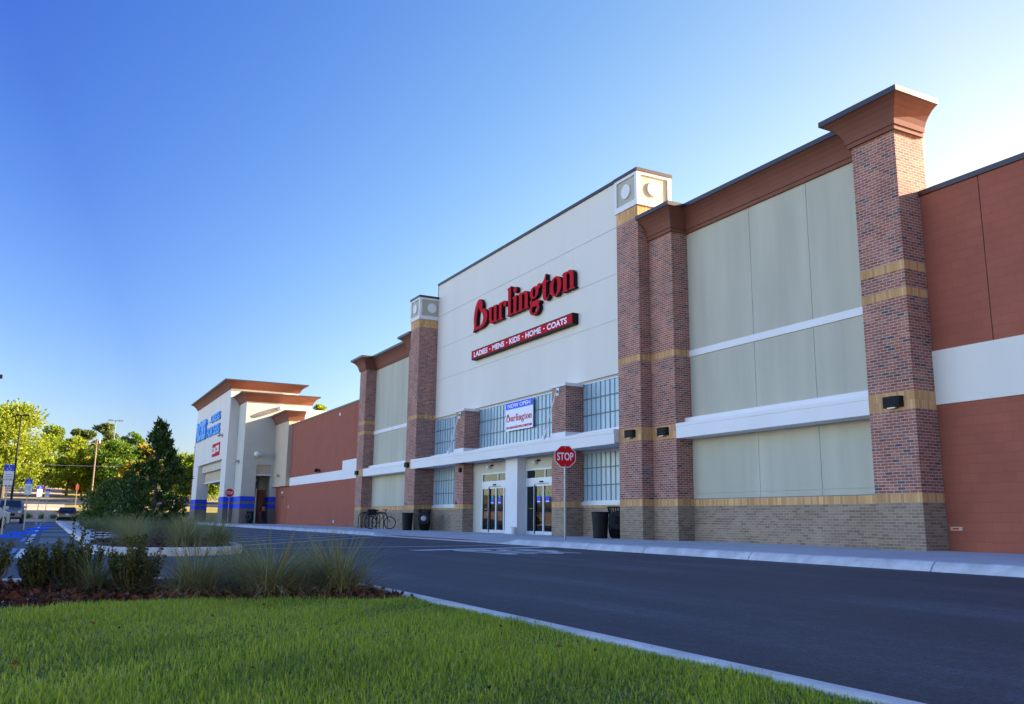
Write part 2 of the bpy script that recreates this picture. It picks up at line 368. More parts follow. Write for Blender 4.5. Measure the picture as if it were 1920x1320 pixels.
def text_mesh(s, width, height, depth, name, mat, parent, origin, right, up, bold=0, squeeze=None):
    """flat lettering from the built-in font, fitted to width x height (m), lower left at origin"""
    cu = bpy.data.curves.new(name, 'FONT'); cu.body = s; cu.size = 1; cu.offset = bold; cu.resolution_u = 3
    ob = bpy.data.objects.new('tmp', cu); COL.objects.link(ob); bpy.context.view_layer.update()
    me = bpy.data.meshes.new_from_object(ob.evaluated_get(bpy.context.evaluated_depsgraph_get()))
    bpy.data.objects.remove(ob)
    V = np.array([v.co[:] for v in me.vertices]); Fc = [tuple(p.vertices) for p in me.polygons]
    mn, mxx = V.min(0), V.max(0); sx = width/(mxx[0]-mn[0]); sy = height/(mxx[1]-mn[1])
    right, up = Vector(right), Vector(up); out = right.cross(up)
    mb = MB(); org = Vector(origin)
    for v in V: mb.v.append(tuple(org+right*((v[0]-mn[0])*sx)+up*((v[1]-mn[1])*sy)+out*depth))
    mb.f = Fc; mb.mi = [0]*len(Fc)
    bpy.data.meshes.remove(me)
    o = mb.build(name, mat, parent)
    sol = o.modifiers.new('thick', 'SOLIDIFY'); sol.thickness = max(depth*.9, .002); sol.offset = -1
    return o

def text_words(line, width, height, depth, name, mat, parent, origin, right, up, bold=0):
    """one child mesh per word of a line of lettering"""
    def wid(t):
        cu = bpy.data.curves.new('m', 'FONT'); cu.body = t; cu.size = 1; ob = bpy.data.objects.new('tmp', cu); COL.objects.link(ob); bpy.context.view_layer.update()
        w = ob.dimensions.x; bpy.data.objects.remove(ob); return w
    tot = wid(line); pos = 0
    for wd in line.split(' '):
        i = line.index(wd, pos) if wd != '\u2022' else line.index('\u2022', pos)
        x0 = wid(line[:i]+'I')-wid('I') if i else 0; ww = wid(wd); pos = i+len(wd)
        dot = wd == '\u2022'
        h = height*.22 if dot else height; z = height*.39 if dot else 0
        text_mesh(wd, ww/tot*width, h, depth, 'bullet' if dot else name, mat, parent, Vector(origin)+Vector(right)*(x0/tot*width)+Vector(up)*z, right, up, bold=bold)

# ================================================================ THE SETTING
def st(name, mb, mat, **k): return tag(mb.build(name, mat, **k), kind='structure')
def terr(x, y):
    """ground height far to the left: the lot ends near x=-101, the land climbs behind it"""
    return float(np.interp(-x, [-40, 101, 103, 117, 133, 140, 174, 260, 600], [-.19, -.19, .05, 1.75, 2.7, 3.1, 5.6, 8.5, 16]))
mb = MB(); xs = [60, 30, 0, -101, -102, -103, -110, -117, -125, -133, -140, -150, -160, -174, -200, -260, -400, -900]; ys = [-500, -120, -60, -30, -15, 0, 15, 30, 60, 120, 500]
b0 = len(mb.v)
for x in xs:
    for y in ys: mb.v.append((x, y, terr(x, y)-.01))
for i in range(len(xs)-1):
    for j in range(len(ys)-1):
        a = i*len(ys)+j; mb.f.append((a, a+len(ys), a+len(ys)+1, a+1)); mb.mi.append(0)
st('ground', mb, 'drygrass')
mb = MB(); mb.face([(-101, -70, -.15), (40, -70, -.15), (40, 11.62, -.15), (-101, 11.62, -.15)]); st('road', mb, 'asphalt')
mb = MB(); mb.face([(-101, 11.62, -.152), (-101, 60, -.152), (-100.5, 60, -.152), (-100.5, 11.62, -.152)])
# lot end kerb, apron, verge road and sidewalk on the rising ground
mb = MB()
for y0, y1 in ((-70, 1.4), (1.4, 60)): mb.box(-101.2, y0+.004, -.2, -101, y1, .06)
st('lot_kerb', mb, 'curb')
def strip(name, x0, x1, y0, y1, mat, dz=.02, n=6):
    mb = MB()
    for k in range(n):
        a = x0+(x1-x0)*k/n; b = x0+(x1-x0)*(k+1)/n
        mb.face([(a, y0, terr(a, 0)+dz), (a, y1, terr(a, 0)+dz), (b, y1, terr(b, 0)+dz), (b, y0, terr(b, 0)+dz)])
    return st(name, mb, mat)
strip('apron', -101.2, -117, -60, 1.2, 'tanground', .03)
strip('far_road', -117, -132, -120, 70, 'asphalt', .03, 4)
strip('far_kerb', -132, -133.2, -120, 70, 'tanground', .07, 2)
strip('far_lane', -136, -138.6, -120, 4.2, 'asphalt', .04, 2)
strip('far_driveway', -141, -180, -9, 1.2, 'tanground', .05, 8)
strip('forest_floor', -182, -420, -150, 160, 'wood_floor', .05, 8)
# sidewalk with a flush ramp in front of the doors
def swz(x, y):
    t = 1.0
    if -34.4 < x < -21.6: 
        e = min(1, (x+34.4)/1.0, (-21.6-x)/1.0); t = 1-e*(1 if y < 12.4 else max(0, (14.2-y)/1.8))
    return -.135*(1-t)
mb = MB(); gx = [12]+list(np.arange(10, -21, -1.5))+list(np.arange(-21.6, -34.6, -.4))+list(np.arange(-35.5, -75, -1.5))+[-75.18]; gy = [11.85, 12.4, 13, 13.6, 14.2, 15, 16, 16.7]
for x in gx:
    for y in gy: mb.v.append((x, y, swz(x, y)))
for i in range(len(gx)-1):
    for j in range(len(gy)-1): a = i*len(gy)+j; mb.f.append((a, a+len(gy), a+len(gy)+1, a+1)); mb.mi.append(0)
M['paving'] = brick('paving_concrete', [(0, (.47, .465, .455)), (1, (.53, .525, .515))], (.26, .26, .26), w=1.5, h=1.5, ms=.008, offset=0, bump=.4, stain=.07)
st('sidewalk', mb, 'paving')
mb = MB(); mb.box(-101, 11.85, -.15, -75.2, 19, -.004); st('corner_pavement', mb, 'paving')
# kerb of short segments
mb = MB()
segs = []
x = 12.0
cuts = [12, 9.5, 6.5, 3.4, .3, -2.9, -5.4, -7.95, -11.9, -15.28, -17.63, -21.6]
prof = [(0, -.152), (.37, -.152), (.40, -.15), (.34, -.06), (.28, -.012), (.22, .002), (0, .002)]
for a, b in zip(cuts, cuts[1:]): mb.sweep(prof, [(b+.012, 11.85), (a-.012, 11.85)])
xx = -34.4
while xx > -100: mb.sweep(prof, [(xx-2.976, 11.85), (xx-.012, 11.85)]); xx -= 3
lowp = [(0, -.152), (.37, -.152), (.36, -.140), (.2, -.134), (0, -.133)]
for k in range(3): mb.sweep(lowp, [(-33.4+3.6*k+.006, 11.85), (-33.4+3.6*(k+1)-.006, 11.85)])
for xa, xb, A_, B_ in ((-34.42, -33.4, 0, 1), (-22.6, -21.58, 1, 0)):
    P5 = [(.0, .002), (.22, .002), (.28, -.012), (.34, -.06), (.40, -.152)]; Q5 = [(.0, -.133), (.18, -.134), (.25, -.136), (.33, -.139), (.37, -.152)]
    a_, b_ = (Q5 if A_ else P5), (Q5 if B_ else P5)
    for q in range(4): mb.face([(xa, 11.85-a_[q][0], a_[q][1]), (xa, 11.85-a_[q+1][0], a_[q+1][1]), (xb, 11.85-b_[q+1][0], b_[q+1][1]), (xb, 11.85-b_[q][0], b_[q][1])])
st('kerb', mb, 'curb')
mb = MB()
for k in range(10): mb.box(-33.2+.73*k, 11.93, -.136, -33.2+.73*k+.715, 12.38, -.126)
tag(mb.build('tactile_strip', 'redpaint', loc=None), 'red tactile paving strip set in the pavement ramp before the shop doors', 'tactile strip')

# painted markings, each sheet 4 mm above the asphalt
def stripe(mb, a, b, w, z=-.146):
    a = Vector((*a, 0)); b = Vector((*b, 0)); d = (b-a).normalized(); s = Vector((-d.y, d.x, 0))*w/2
    mb.face([(*(a-s).xy, z), (*(b-s).xy, z), (*(b+s).xy, z), (*(a+s).xy, z)])
mb = MB()
stripe(mb, (-19.3, 3.5), (-21.05, 11.3), .14)                      # front edge of the hatched crossing
for k in range(14):
    x0 = -21.2-2.45*k
    p0 = (x0, 3.45); t = (11.3-3.45); stripe(mb, p0, (x0-1.42*t, 11.3), .12)
stripe(mb, (-17.7, 6.9), (-19.4, 11.3), .42)                       # stop bar
for k in range(6): stripe(mb, (-50.5-1.05*k, 5.6+.98*k), (-50.9-1.05*k, 6.15+.98*k), .5)
st('crossing_markings', mb, 'paint')
for ch, px_ in zip('STOP', (0, 1, 2, 3)):
    pass
e = thing('road_lettering', (-16.9, 9.0, -.15), 'worn white word STOP painted on the asphalt before the stop bar', 'road marking')
text_mesh('STOP', 2.3, 2.5, .002, 'letters', 'paint', e, (-15.2, 8.0, -.148), (-.12, 1, 0), (-1, -.12, 0), bold=.01)

# parking side
mb = MB(); mb2 = MB()
for x0, x1 in ((-15.6, -20.0), (-24, -30), (-32, -38), (-41, -47), (-51, -57), (-63, -69), (-77, -83)):
    dy = .55+(-x0)*.012
    n = 6
    for k in range(n):
        xa = x0+(x1-x0)*(k+.5)/n
        stripe(mb, (xa, -.62), (xa, .18-.004*(x0)), .11 if x0 > -22 else .2)
    stripe(mb, (x0, -.85), (x1, -.85), .13); stripe(mb2, (x0*.72+x1*.28, -1.02), (x1, -1.02), .10)
    stripe(mb, (x1-.1, -.85), (x1-.1, -5.5), .1); stripe(mb, (x0+.1, -2.2), (x0+.1, -6.5), .1)
st('bay_markings', mb, 'paint'); st('blue_bay_markings', mb2, 'bluepaint')
mb = MB(); mb.box(-95, .30, -.148, -23.4, .62, .0)
for k in range(9):
    xx = -24.2-k*(2.3+k*.7); mb.box(xx-1.0-.1*k, .62, -.148, xx, 1.7+.05*k, .0)
st('island_apron', mb, 'curb')

# islands
def island(name, pts, z, mat, kname):
    mb = MB(); n = len(pts); c = Vector((sum(p[0] for p in pts)/n, sum(p[1] for p in pts)/n))
    inner = []
    for i in range(n):
        a, b, d = Vector(pts[i-1]), Vector(pts[i]), Vector(pts[(i+1) % n])
        n1 = (b-a).normalized(); n2 = (d-b).normalized(); q = Vector((-n1.y, n1.x))+Vector((-n2.y, n2.x))
        inner.append(b+q.normalized()*(.11 if name == 'planting_bed' else .16))
    mb.face([(p.x, p.y, z) for p in inner]); st(name, mb, mat)
    w_ = .12 if name == 'planting_bed' else .17
    mb = MB(); prof = [(-w_, -.15), (-w_, -.005), (-w_+.02, 0), (-.05, 0), (-.015, -.02), (0, -.06), (0, -.152)][::-1]
    prof = [(o, zz) for o, zz in prof]
    mb.sweep(prof, pts, closed=True); st(kname, mb, 'curb')
def ccw(p):
    a = sum(p[i-1][0]*p[i][1]-p[i][0]*p[i-1][1] for i in range(len(p))); return p if a > 0 else p[::-1]
LAWN = ccw([(6, 2.06), (2, 2.06), (-1.36, 2.05), (-3.72, 2.06), (-5.53, 2.06), (-6.4, 2.03), (-6.95, 1.82), (-7.5, 1.31), (-7.77, 0.68), (-7.93, 0.05), (-8.05, -0.58), (-8.13, -2.07), (-8.1, -9), (6, -9)])
island('planting_bed', LAWN, -.035, 'mulch', 'lawn_kerb')
mb = MB(); LW = [(5.8, 1.94), (-5.0, 1.94), (-5.15, 1.80), (-5.29, 1.54), (-5.52, .95), (-5.66, .37), (-5.63, -.2), (-5.35, -.7), (-5.1, -1.6), (-5.3, -3), (-5.6, -8.8), (5.8, -8.8)]
mb.face([(x, y, -.028) for x, y in LW]); st('lawn_soil', mb, 'soil')
TI = ccw([(-18.3, .2), (-17.2, .26), (-16.4, .55), (-15.95, 1.2), (-15.85, 1.8), (-16.2, 2.5), (-16.9, 2.95), (-17.9, 3.15), (-30, 4.1), (-46, 5.1), (-60, 5.6), (-92, 6.4), (-93, 4), (-92, 2.0), (-60, 1.15), (-30, .72), (-23.4, .45), (-20.5, .2)])
island('tree_island', TI, -.035, 'mulch', 'island_kerb')

# ================================================================ MAIN STORE
YB, YE, YA, YD = 16.62, 16.0, 15.97, 15.59
ZB = [0, 1.016, 1.219, 3.048, 3.454]
store = thing('store_building', (-31, 16.6, 0), 'big store with cream sign wall, brick piers and grey-green stucco bays', 'building')
def pier(x0, x1, y, yback, zs, top, name='brick_pier'):
    """zs: list of (z0, z1) tan bands above the grey base"""
    sh = MB(); z = zs[0][1]
    for a, b in zs[1:]+[(top, None)]:
        if a > z: sh.box(x0, y, z, x1, yback, a)
        z = b
    p = sh.build(name, 'brick', store, uvoff=(-x0, 0))
    g = MB(); g.box(x0, y-.004, -.16, x1+.004, yback, 1.016); g.build('grey_brick_base', 'grey', p, uvoff=(-x0, 0))
    for a, b in zs:
        t = MB(); t.box(x0-.003, y-.003, a, x1+.003, yback, b); t.build('tan_brick_band', 'tan', p, uvoff=(-x0, -a))
    return p
PA = pier(-12.60, -11.39, YA, 16.97, [(1.016, 1.219), (3.048, 3.454), (5.60, 5.80), (6.21, 6.42)], 9.60)
PE = pier(-20.86, -19.68, YE, YB, [(1.016, 1.219), (3.048, 3.454), (5.58, 5.78)], 9.60)
PD = pier(-22.08, -20.87, YD, 16.9, [(1.016, 1.219), (3.048, 3.454), (5.58, 5.78)], 10.37)
PD2 = pier(-41.17, -39.96, YD, 16.9, [(1.016, 1.219), (3.048, 3.454), (5.58, 5.78)], 10.37)
PE2 = pier(-42.40, -41.18, YE, YB, [(1.016, 1.219), (3.048, 3.454), (5.58, 5.78)], 9.60)
PA2 = pier(-50.72, -49.53, YA, 16.97, [(1.016, 1.219), (3.048, 3.454), (5.58, 5.78), (6.18, 6.39)], 9.60)
def towercap(x0, x1, y0, y1, p):
    t = MB(); t.box(x0-.003, y0-.003, 10.37, x1+.003, y1, 10.775); t.build('tan_brick_band', 'tan', p, uvoff=(-x0, 0))
    a, b, c, d = x0-.05, x1+.05, y0-.05, y1+.06
    w = MB(); z0, z1 = 10.778, 11.94
    core = MB(); core.box(a+.05, c+.05, z0, b-.05, d-.05, z1); cp = core.build('cap_panel', 'stucco', p)
    for X in ((a, a+.14), (b-.14, b)):
        for Y in ((c, c+.14), (d-.14, d)): w.box(X[0], Y[0], z0, X[1], Y[1], z1)
    for za, zb in ((z0, z0+.2), (z1-.1, z1)):
        w.box(a+.14, c, za, b-.14, c+.05, zb); w.box(a+.14, d-.05, za, b-.14, d, zb)
        w.box(a, c+.14, za, a+.05, d-.14, zb); w.box(b-.05, c+.14, za, b, d-.14, zb)
    w.build('cap_frame', 'trim', p)
    zc = (z0+.2+z1-.1)/2
    for ax, pos, cen in (('y', c+.05, (x0+x1)/2), ('x', b-.05, (y0+y1)/2), ('x', a+.05, (y0+y1)/2)):
        dd = MB(); circ = [(cen+.25*math.cos(t), zc+.25*math.sin(t)) for t in np.linspace(0, 2*math.pi, 33)[:-1]]
        o2 = pos-.055 if (ax == 'y' or pos < x0+.1) else pos+.055
        dd.ext(circ, ax, min(pos, o2), max(pos, o2)); dd.build('cap_disc', 'trim', p)
    k = MB(); k.box(a-.03, c-.03, z1, b+.03, d+.03, 12.05); k.build('cap_coping', 'coping', p)
towercap(-22.08, -20.87, YD, 16.9, PD); towercap(-41.17, -39.96, YD, 16.9, PD2)

# cornices: fillet, step, cove, metal lip
CP = [(0, 9.55), (.07, 9.55), (.07, 9.66), (.10, 9.66), (.12, 9.78), (.17, 9.90), (.25, 10.02), (.35, 10.12), (.46, 10.19), (.50, 10.20), (.52, 10.20), (.52, 10.33), (.3, 10.36), (0, 10.36)]
PM = [0]*(len(CP)); 
for i in (9, 10, 11, 12): PM[i] = 1
def cornice(path, closed=False, parent=None, dz=0, prof=None, name='cornice', pm=None, rust='cornice'):
    mb = MB(); P = [(o, z+dz) for o, z in (prof or CP)]; mb.sweep(P, path, closed=closed, pm=pm or PM); return mb.build(name, [rust, 'coping'], parent or store)
cornice([(-20.865, YE), (-19.68, YE), (-19.68, YB), (-12.60, YB), (-12.60, YA), (-11.39, YA), (-11.39, 16.93)])
cornice([(-50.72, 16.93), (-50.72, YA), (-49.53, YA), (-49.53, YB), (-42.40, YB), (-42.40, YE), (-41.175, YE)])

mb = MB(); mb.box(-12.59, YA+.01, 9.605, -11.395, 16.925, 10.35); mb.build('pier_top', 'coping', PA); mb = MB(); mb.box(-50.71, YA+.01, 9.605, -49.535, 16.925, 10.35); mb.build('pier_top', 'coping', PA2)
def wallpanels(name, xs, zs, y, mat, parent, gap=.014, th=.05, back='groove', y2=None, vg=None):
    vg = gap if vg is None else vg
    mb = MB()
    for a, b in zip(xs, xs[1:]):
        for c, d in zip(zs, zs[1:]): mb.box(a+(vg/2 if a > xs[0] else .001), y, c+gap/2, b-(vg/2 if b < xs[-1] else .001), y+th, d-gap/2)
    o = mb.build(name, mat, parent)
    bk = MB(); bk.box(xs[0]+.002, y+th*.35, zs[0]+gap/2, xs[-1]-.002, y2 or y+.38, zs[-1]-gap/2); bk.build('joint_backing', back, o)
    return o
def bay(x0, x1, js, lowj):
    mb = MB(); mb.box(x0, YB-.02, -.16, x1, 17.0, 1.016); b = mb.build('base_wall', 'grey', store)
    mb = MB(); mb.box(x0, YB-.023, 1.016, x1, 17.0, 1.219); mb.build('tan_brick_band', 'tan', b, uvoff=(0, -1.016))
    wallpanels('stucco_bay', [x0]+js+[x1], [1.23, lowj, 3.04], YB, 'stucco', store)
    wallpanels('stucco_bay', [x0]+js+[x1], [3.46, 5.57], YB, 'stucco', store)
    wallpanels('stucco_bay', [x0]+js+[x1], [5.77, 9.56], YB, 'stucco', store)
    mb = MB(); mb.box(x0, YB-.035, 5.57, x1, 16.9, 5.77); mb.build('white_strip', 'trim', store)
    mb = MB(); mb.box(x0, YB-.02, 1.219, x1, YB+.2, 1.236); mb.build('metal_flashing', 'bluegrey', b)
    mb = MB(); mb.ext([(YE, 3.02), (YE, 3.35), (YE+.006, 3.355), (YE+.006, 3.365), (YE-.012, 3.37), (YE-.012, 3.47), (16.62, 3.50), (16.62, 3.02)], 'x', x0, x1)
    c = mb.build('bay_canopy', 'trim', store)
    mb = MB(); mb.box(x0, 16.35, 3.49, x1, YB, 3.66); mb.build('canopy_upstand', 'trim', c)
bay(-19.68, -12.60, [-16.88, -14.71], 1.385); bay(-49.53, -42.40, [-47.4, -45.2], 1.385)

# cream sign wall over the entrance
wallpanels('sign_wall', [-39.96, -37.0, -33.5, -30.0, -26.5, -22.08], [5.62, 7.57, 9.25, 10.97], YB, 'white', store, gap=.013, vg=.003, back='groove')
wallpanels('sign_wall', [-39.96, -37.0, -33.5, -30.0, -26.5, -22.95], [10.97, 12.68], YB, 'white', store, gap=.013, vg=.003, back='groove')
mb = MB(); mb.box(-39.96, 16.55, 12.68, -22.93, 17.0, 12.78); mb.box(-40.0, 16.6, 12.1, -39.963, 17.05, 12.68); mb.build('wall_coping', 'coping', store)
mb = MB(); mb.box(-39.96, 16.66, 5.56, -22.08, 17.1, 5.615); mb.build('wall_soffit', 'sand', store)
# roof masses behind the parapets
mb = MB(); mb.box(-50.6, 17.0, 6.9, -11.5, 60, 7.4); mb.box(-50.6, 17.0, 7.4, -11.5, 17.2, 9.9); mb.box(-39.9, 17.02, 9.9, -22.97, 17.2, 12.6); mb.box(-50.6, 59.5, 0, -11.5, 60, 6.9); mb.build('roof', 'pale', store)

# entrance block: piers, translucent windows, doors
def kal(x0, x1, z0, z1, hs_, sill=None):
    g = MB(); g.box(x0, YB+.06, z0, x1, YB+.14, z1); w = g.build('window', 'kal', store)
    m = MB(); n = max(2, round((x1-x0)/.305))
    for k in range(n+1):
        x = x0+(x1-x0)*k/n; t = .011 if k % 2 else .02
        m.box(x-t, YB+.035+.004*(k % 2), z0, x+t, YB+.06, z1)
    m.build('mullions', 'mull', w)
    m = MB()
    for h in hs_: m.box(x0, YB+.028, h-.02, x1, YB+.06, h+.02)
    m.build('transoms', 'bluegrey', w)
    m = MB()
    for a, b in ((z0-.001, z0+.04), (z1-.04, z1)): m.box(x0, YB+.02, a, x1, YB+.06, b)
    for a, b in ((x0, x0+.04), (x1-.04, x1)): m.box(a, YB+.018, z0+.04, b, YB+.06, z1-.04)
    m.build('frame', 'alum', w)
    if sill:
        m = MB(); m.box(x0, YB-.06, sill, x1, YB+.1, z0-.002); m.build('sill', 'alum', w)
    return w
kal(-39.96, -35.72, 3.72, 5.545, (4.34, 4.95)); kal(-34.85, -26.86, 3.72, 5.545, (4.34, 4.95)); kal(-25.96, -22.08, 3.72, 5.545, (4.34, 4.95))
kal(-39.96, -35.72, 1.22, 2.98, (1.80, 2.42), 1.09); kal(-25.96, -22.08, 1.22, 2.98, (1.80, 2.42), 1.09)
mb = MB(); mb.box(-39.96, YB+.01, 2.985, -22.08, 17.0, 3.715); mb.build('lintel_wall', 'white', store)
for x0, x1 in ((-39.96, -35.72), (-25.96, -22.08)):
    mb = MB(); mb.box(x0, YB, -.16, x1, 17.0, 1.02); b = mb.build('base_wall', 'grey', store)
    mb = MB(); mb.box(x0, YB-.004, 1.02, x1, 17.0, 1.088); mb.build('tan_brick_band', 'tan', b, uvoff=(0, .1))
for x0, x1 in ((-35.72, -34.78), (-26.90, -25.90)):
    sh = MB(); sh.box(x0, 15.9, 1.219, x1, 16.66, 3.0); sh.box(x0, 15.9, 3.74, x1, 16.66, 5.44); p = sh.build('entrance_pier', 'brick', store, uvoff=(-x0, 0))
    g = MB(); g.box(x0, 15.896, -.16, x1+.004, 16.66, 1.016); g.build('grey_brick_base', 'grey', p)
    g = MB(); g.box(x0-.003, 15.897, 1.016, x1+.003, 16.66, 1.219); g.build('tan_brick_band', 'tan', p, uvoff=(0, -1.016))
    g = MB(); g.box(x0-.06, 15.83, 5.44, x1+.06, 16.62, 5.55); g.build('pier_cap', 'trim', p)
    g = MB(); g.box(x0-.04, 15.85, 3.47, x1+.04, 16.62, 3.74); g.build('pier_collar', 'trim', p)
    g = MB(); xm = x0+.45; g.box(xm-.12, 15.87, 5.12, xm+.12, 15.898, 5.42); g.tube([(xm, 15.87, 5.29), (xm, 15.80, 5.27)], .05, 10); pl = g.build('rod_plate', 'silver', p)
    g = MB(); g.tube([(xm, 15.80, 5.24), (xm-.52, 15.6, 3.56)], .022, 8); g.build('tie_rod', 'trim', p)
    g = MB(); g.box(xm-.62, 15.56, 3.46, xm-.48, 15.64, 3.66); g.build('rod_anchor', 'trim', p)
c0 = MB(); c0.ext([(15.4, 3.01), (15.4, 3.34), (15.408, 3.345), (15.408, 3.355), (15.385, 3.36), (15.385, 3.48), (16.62, 3.49), (16.62, 3.06), (15.46, 3.06), (15.46, 3.01)], 'x', -40.08, -22.10)
can = c0.build('entrance_canopy', 'trim', store)
mb = MB(); mb.box(-39.9, 16.38, 3.488, -22.12, YB+.02, 3.70); mb.build('canopy_upstand', 'trim', can)
for x in (-31.9, -31.3): mb = MB(); mb.box(x-.13, 15.9, 3.03, x+.13, 16.1, 3.061); mb.build('soffit_light', 'dark', can)
# door wall at y=16.40
mb = MB(); mb.box(-34.78, 16.40, 2.56, -26.9, 16.7, 3.06); mb.box(-34.78, 16.42, 0, -33.9, 16.7, 2.56); mb.build('door_surround', 'pale', store)
mb = MB(); mb.box(-30.88, 16.02, -.01, -29.84, 16.7, 3.055); mb.build('door_column', 'trim', store)
mb = MB(); mb.box(-34.7, 16.9, -.1, -26.95, 20.0, -.005); mb.box(-34.7, 20.0, -.005, -26.95, 20.1, 3.0); mb.box(-34.8, 16.7, 0, -34.7, 20, 3.0); mb.box(-26.95, 16.7, 0, -26.85, 20, 3.0); mb.box(-34.7, 16.7, 3.0, -26.95, 20.1, 3.1)
lob = mb.build('entrance_lobby', 'interior', store)
mb = MB()
for x in (-33, -31, -29): mb.box(x-.3, 18, 2.97, x+.3, 19.4, 2.995)
mb.build('lobby_fill_light', 'glow', lob)  # glowing ceiling panels added to faintly light the display behind the glass
def door(x0, x1):
    A = []; y = 16.40
    f = MB()
    def bar(a, b, c, d, yy=y, t=.06): f.box(a, yy, c, b, yy+t, d)
    bar(x0, x0+.09, 0, 2.56); bar(x1-.06, x1, 0, 2.56)
    bar(x0+.09, x1-.06, 2.50, 2.56); bar(x0+.09, x1-.06, 1.93, 2.20, y-.012, .09)
    xm = x0+(x1-x0)*.53; bar(xm-.03, xm+.03, 2.20, 2.50)
    q = [x0+.09, x0+.70, x0+1.42, x0+2.14, x1-.06]
    for k, x in enumerate(q[1:-1]): bar(x-.045, x+.045, .0, 1.93, y-.01*(k % 2))
    for k, (a, b) in enumerate(zip(q, q[1:])):
        a2 = a+(.045 if k else 0); b2 = b-(.045 if k < 3 else 0)
        bar(a2, b2, .0, .13, y+.002, .05); bar(a2, b2, 1.87, 1.93, y+.002, .05)
    d = f.build('sliding_door', 'alum', store)
    g = MB(); g.box(x0+.09, y+.028, .13, x1-.06, y+.034, 1.87); g.box(x0+.09, y+.028, 2.2, x1-.06, y+.034, 2.5); g.build('glass', 'glass', d)
    g = MB(); g.box(q[1]+.045, y-.03, .03, q[1]+.075, y-.002, 1.93); g.box(q[1]+.05, y-.03, 1.95, q[1]+1.2, y-.013, 1.965); g.box(q[1]+.5, y-.06, 2.0, q[1]+.72, y-.013, 2.06); g.build('door_sensor', 'black', d)
    for xa in (q[1]+.33, q[2]+.30):
        g = MB(); g.box(xa-.13, y+.018, 1.22, xa+.13, y+.024, 1.48); g.build('sticker', 'blue', d)
        g = MB(); g.ext([(xa-.08, 1.485), (xa+.08, 1.485), (xa+.06, 1.58), (xa, 1.64), (xa-.06, 1.58)], 'y', y+.018, y+.024); g.build('sticker_top', 'green', d)
        g = MB(); g.box(xa-.11, y+.014, 1.25, xa+.11, y+.0178, 1.29); g.build('sticker_line', 'signwhite', d)
    for xa in (q[0]+.3, q[3]+.32):
        g = MB(); g.box(xa-.15, y+.02, 1.00, xa+.15, y+.024, 1.02); g.build('tape', 'yellow', d)
door(-33.88, -30.90); door(-29.82, -26.90)
for (x, c, w) in ((-32.4, 'pink', .5), (-31.7, 'purple', .45), (-29.3, 'purple', .5)):
    mb = MB(); mb.tube([(x, 18.0, 0), (x, 18.0, .35), (x, 18.0, .55), (x, 18.0, .66)], [w, w*.95, w*.7, .1], 14)
    tag(mb.build('clothing_mound', c, loc=(x, 18, 0), smooth=True), {-32.4: 'pink heap of clothes behind the left sliding door', -31.7: 'purple heap of clothes just right of the pink one behind the glass', -29.3: 'purple heap of clothes behind the right sliding door'}[x], 'clothes', 'merchandise behind the doors')
mb = MB(); mb.tube([(-29.85, 15.86, -.01), (-29.85, 15.86, .26)], .13, 16); mb.tube([(-29.85, 15.86, .26), (-29.85, 15.86, .285)], [.13, .09], 16, caps=True)
tag(mb.build('bollard', 'trim', loc=(-29.85, 15.86, 0), smooth=False), 'short white round post at the foot of the white door column', 'bollard')

# ================================================================ ORANGE WINGS
wr = thing('orange_wing', (-2, 16.8, 0), 'rust orange block wall with wide cream band right of the tallest brick pier', 'building')
mb = MB(); mb.box(-11.385, 16.70, 4.37, -9.96, 17.1, 8.05); mb.box(-9.94, 16.70, 4.37, 12, 17.1, 8.05); mb.build('upper_wall', 'orange', wr)
mb = MB(); mb.box(-11.385, 16.70, -.16, -8.30, 17.1, 3.16); mb.box(-8.29, 16.70, -.16, 12, 17.1, 3.16); mb.build('lower_wall', 'orange', wr)
mb = MB(); mb.box(-11.385, 16.665, 3.16, 12, 17.08, 4.37); mb.build('cream_band', 'white', wr)
mb = MB(); mb.box(-11.385, 16.65, 8.05, 12, 17.14, 8.17); mb.build('coping', 'coping', wr)
mb = MB(); mb.box(-9.985, 16.72, 4.4, -9.9, 17.0, 8.04); mb.build('expansion_joint', 'dark', wr); mb = MB(); mb.box(-8.32, 16.72, 0, -8.27, 17.0, 3.15); mb.build('expansion_joint', 'dark', wr)
mb = MB(); mb.box(-11.3, 17.1, 7.2, 12, 60, 7.5); mb.box(11.9, 17.1, 0, 12, 60, 7.2); mb.build('roof', 'pale', wr)
mb = MB(); mb.box(-11.30, 16.68, .43, -11.02, 16.70, .51); u = mb.build('meter_plate', 'sand', loc=(-11.16, 16.69, .47)); tag(u, 'small tan plate low on the orange wall beside the brick pier', 'plate')
o = MB(); o.box(-11.24, 16.672, .455, -11.10, 16.68, .485); o.build('red_mark', 'stopred', u)
wl_ = thing('orange_wing', (-63, 16.8, 0), 'long rust orange wall with stepped cream band between the two stores', 'building')
mb = MB(); mb.box(-75.185, 16.70, -.16, -50.725, 17.1, 3.08); mb.build('lower_wall', 'orange_flat', wl_)
mb = MB(); mb.box(-70.45, 16.70, 3.72, -55.95, 17.1, 8.04); mb.box(-55.95, 16.70, 4.33, -53.65, 17.1, 8.04); mb.box(-53.62, 16.70, 4.33, -51.92, 17.1, 8.04); mb.box(-51.89, 16.70, 4.33, -50.725, 17.1, 8.04); mb.build('upper_wall', 'orange_flat', wl_)
mb = MB(); mb.box(-70.45, 16.66, 3.08, -50.725, 17.08, 3.72); mb.box(-55.95, 16.661, 3.72, -50.725, 17.08, 4.33); mb.build('cream_band', 'trim', wl_)
mb = MB(); mb.box(-70.45, 16.65, 8.04, -50.725, 17.15, 8.15); mb.build('coping', 'coping', wl_)
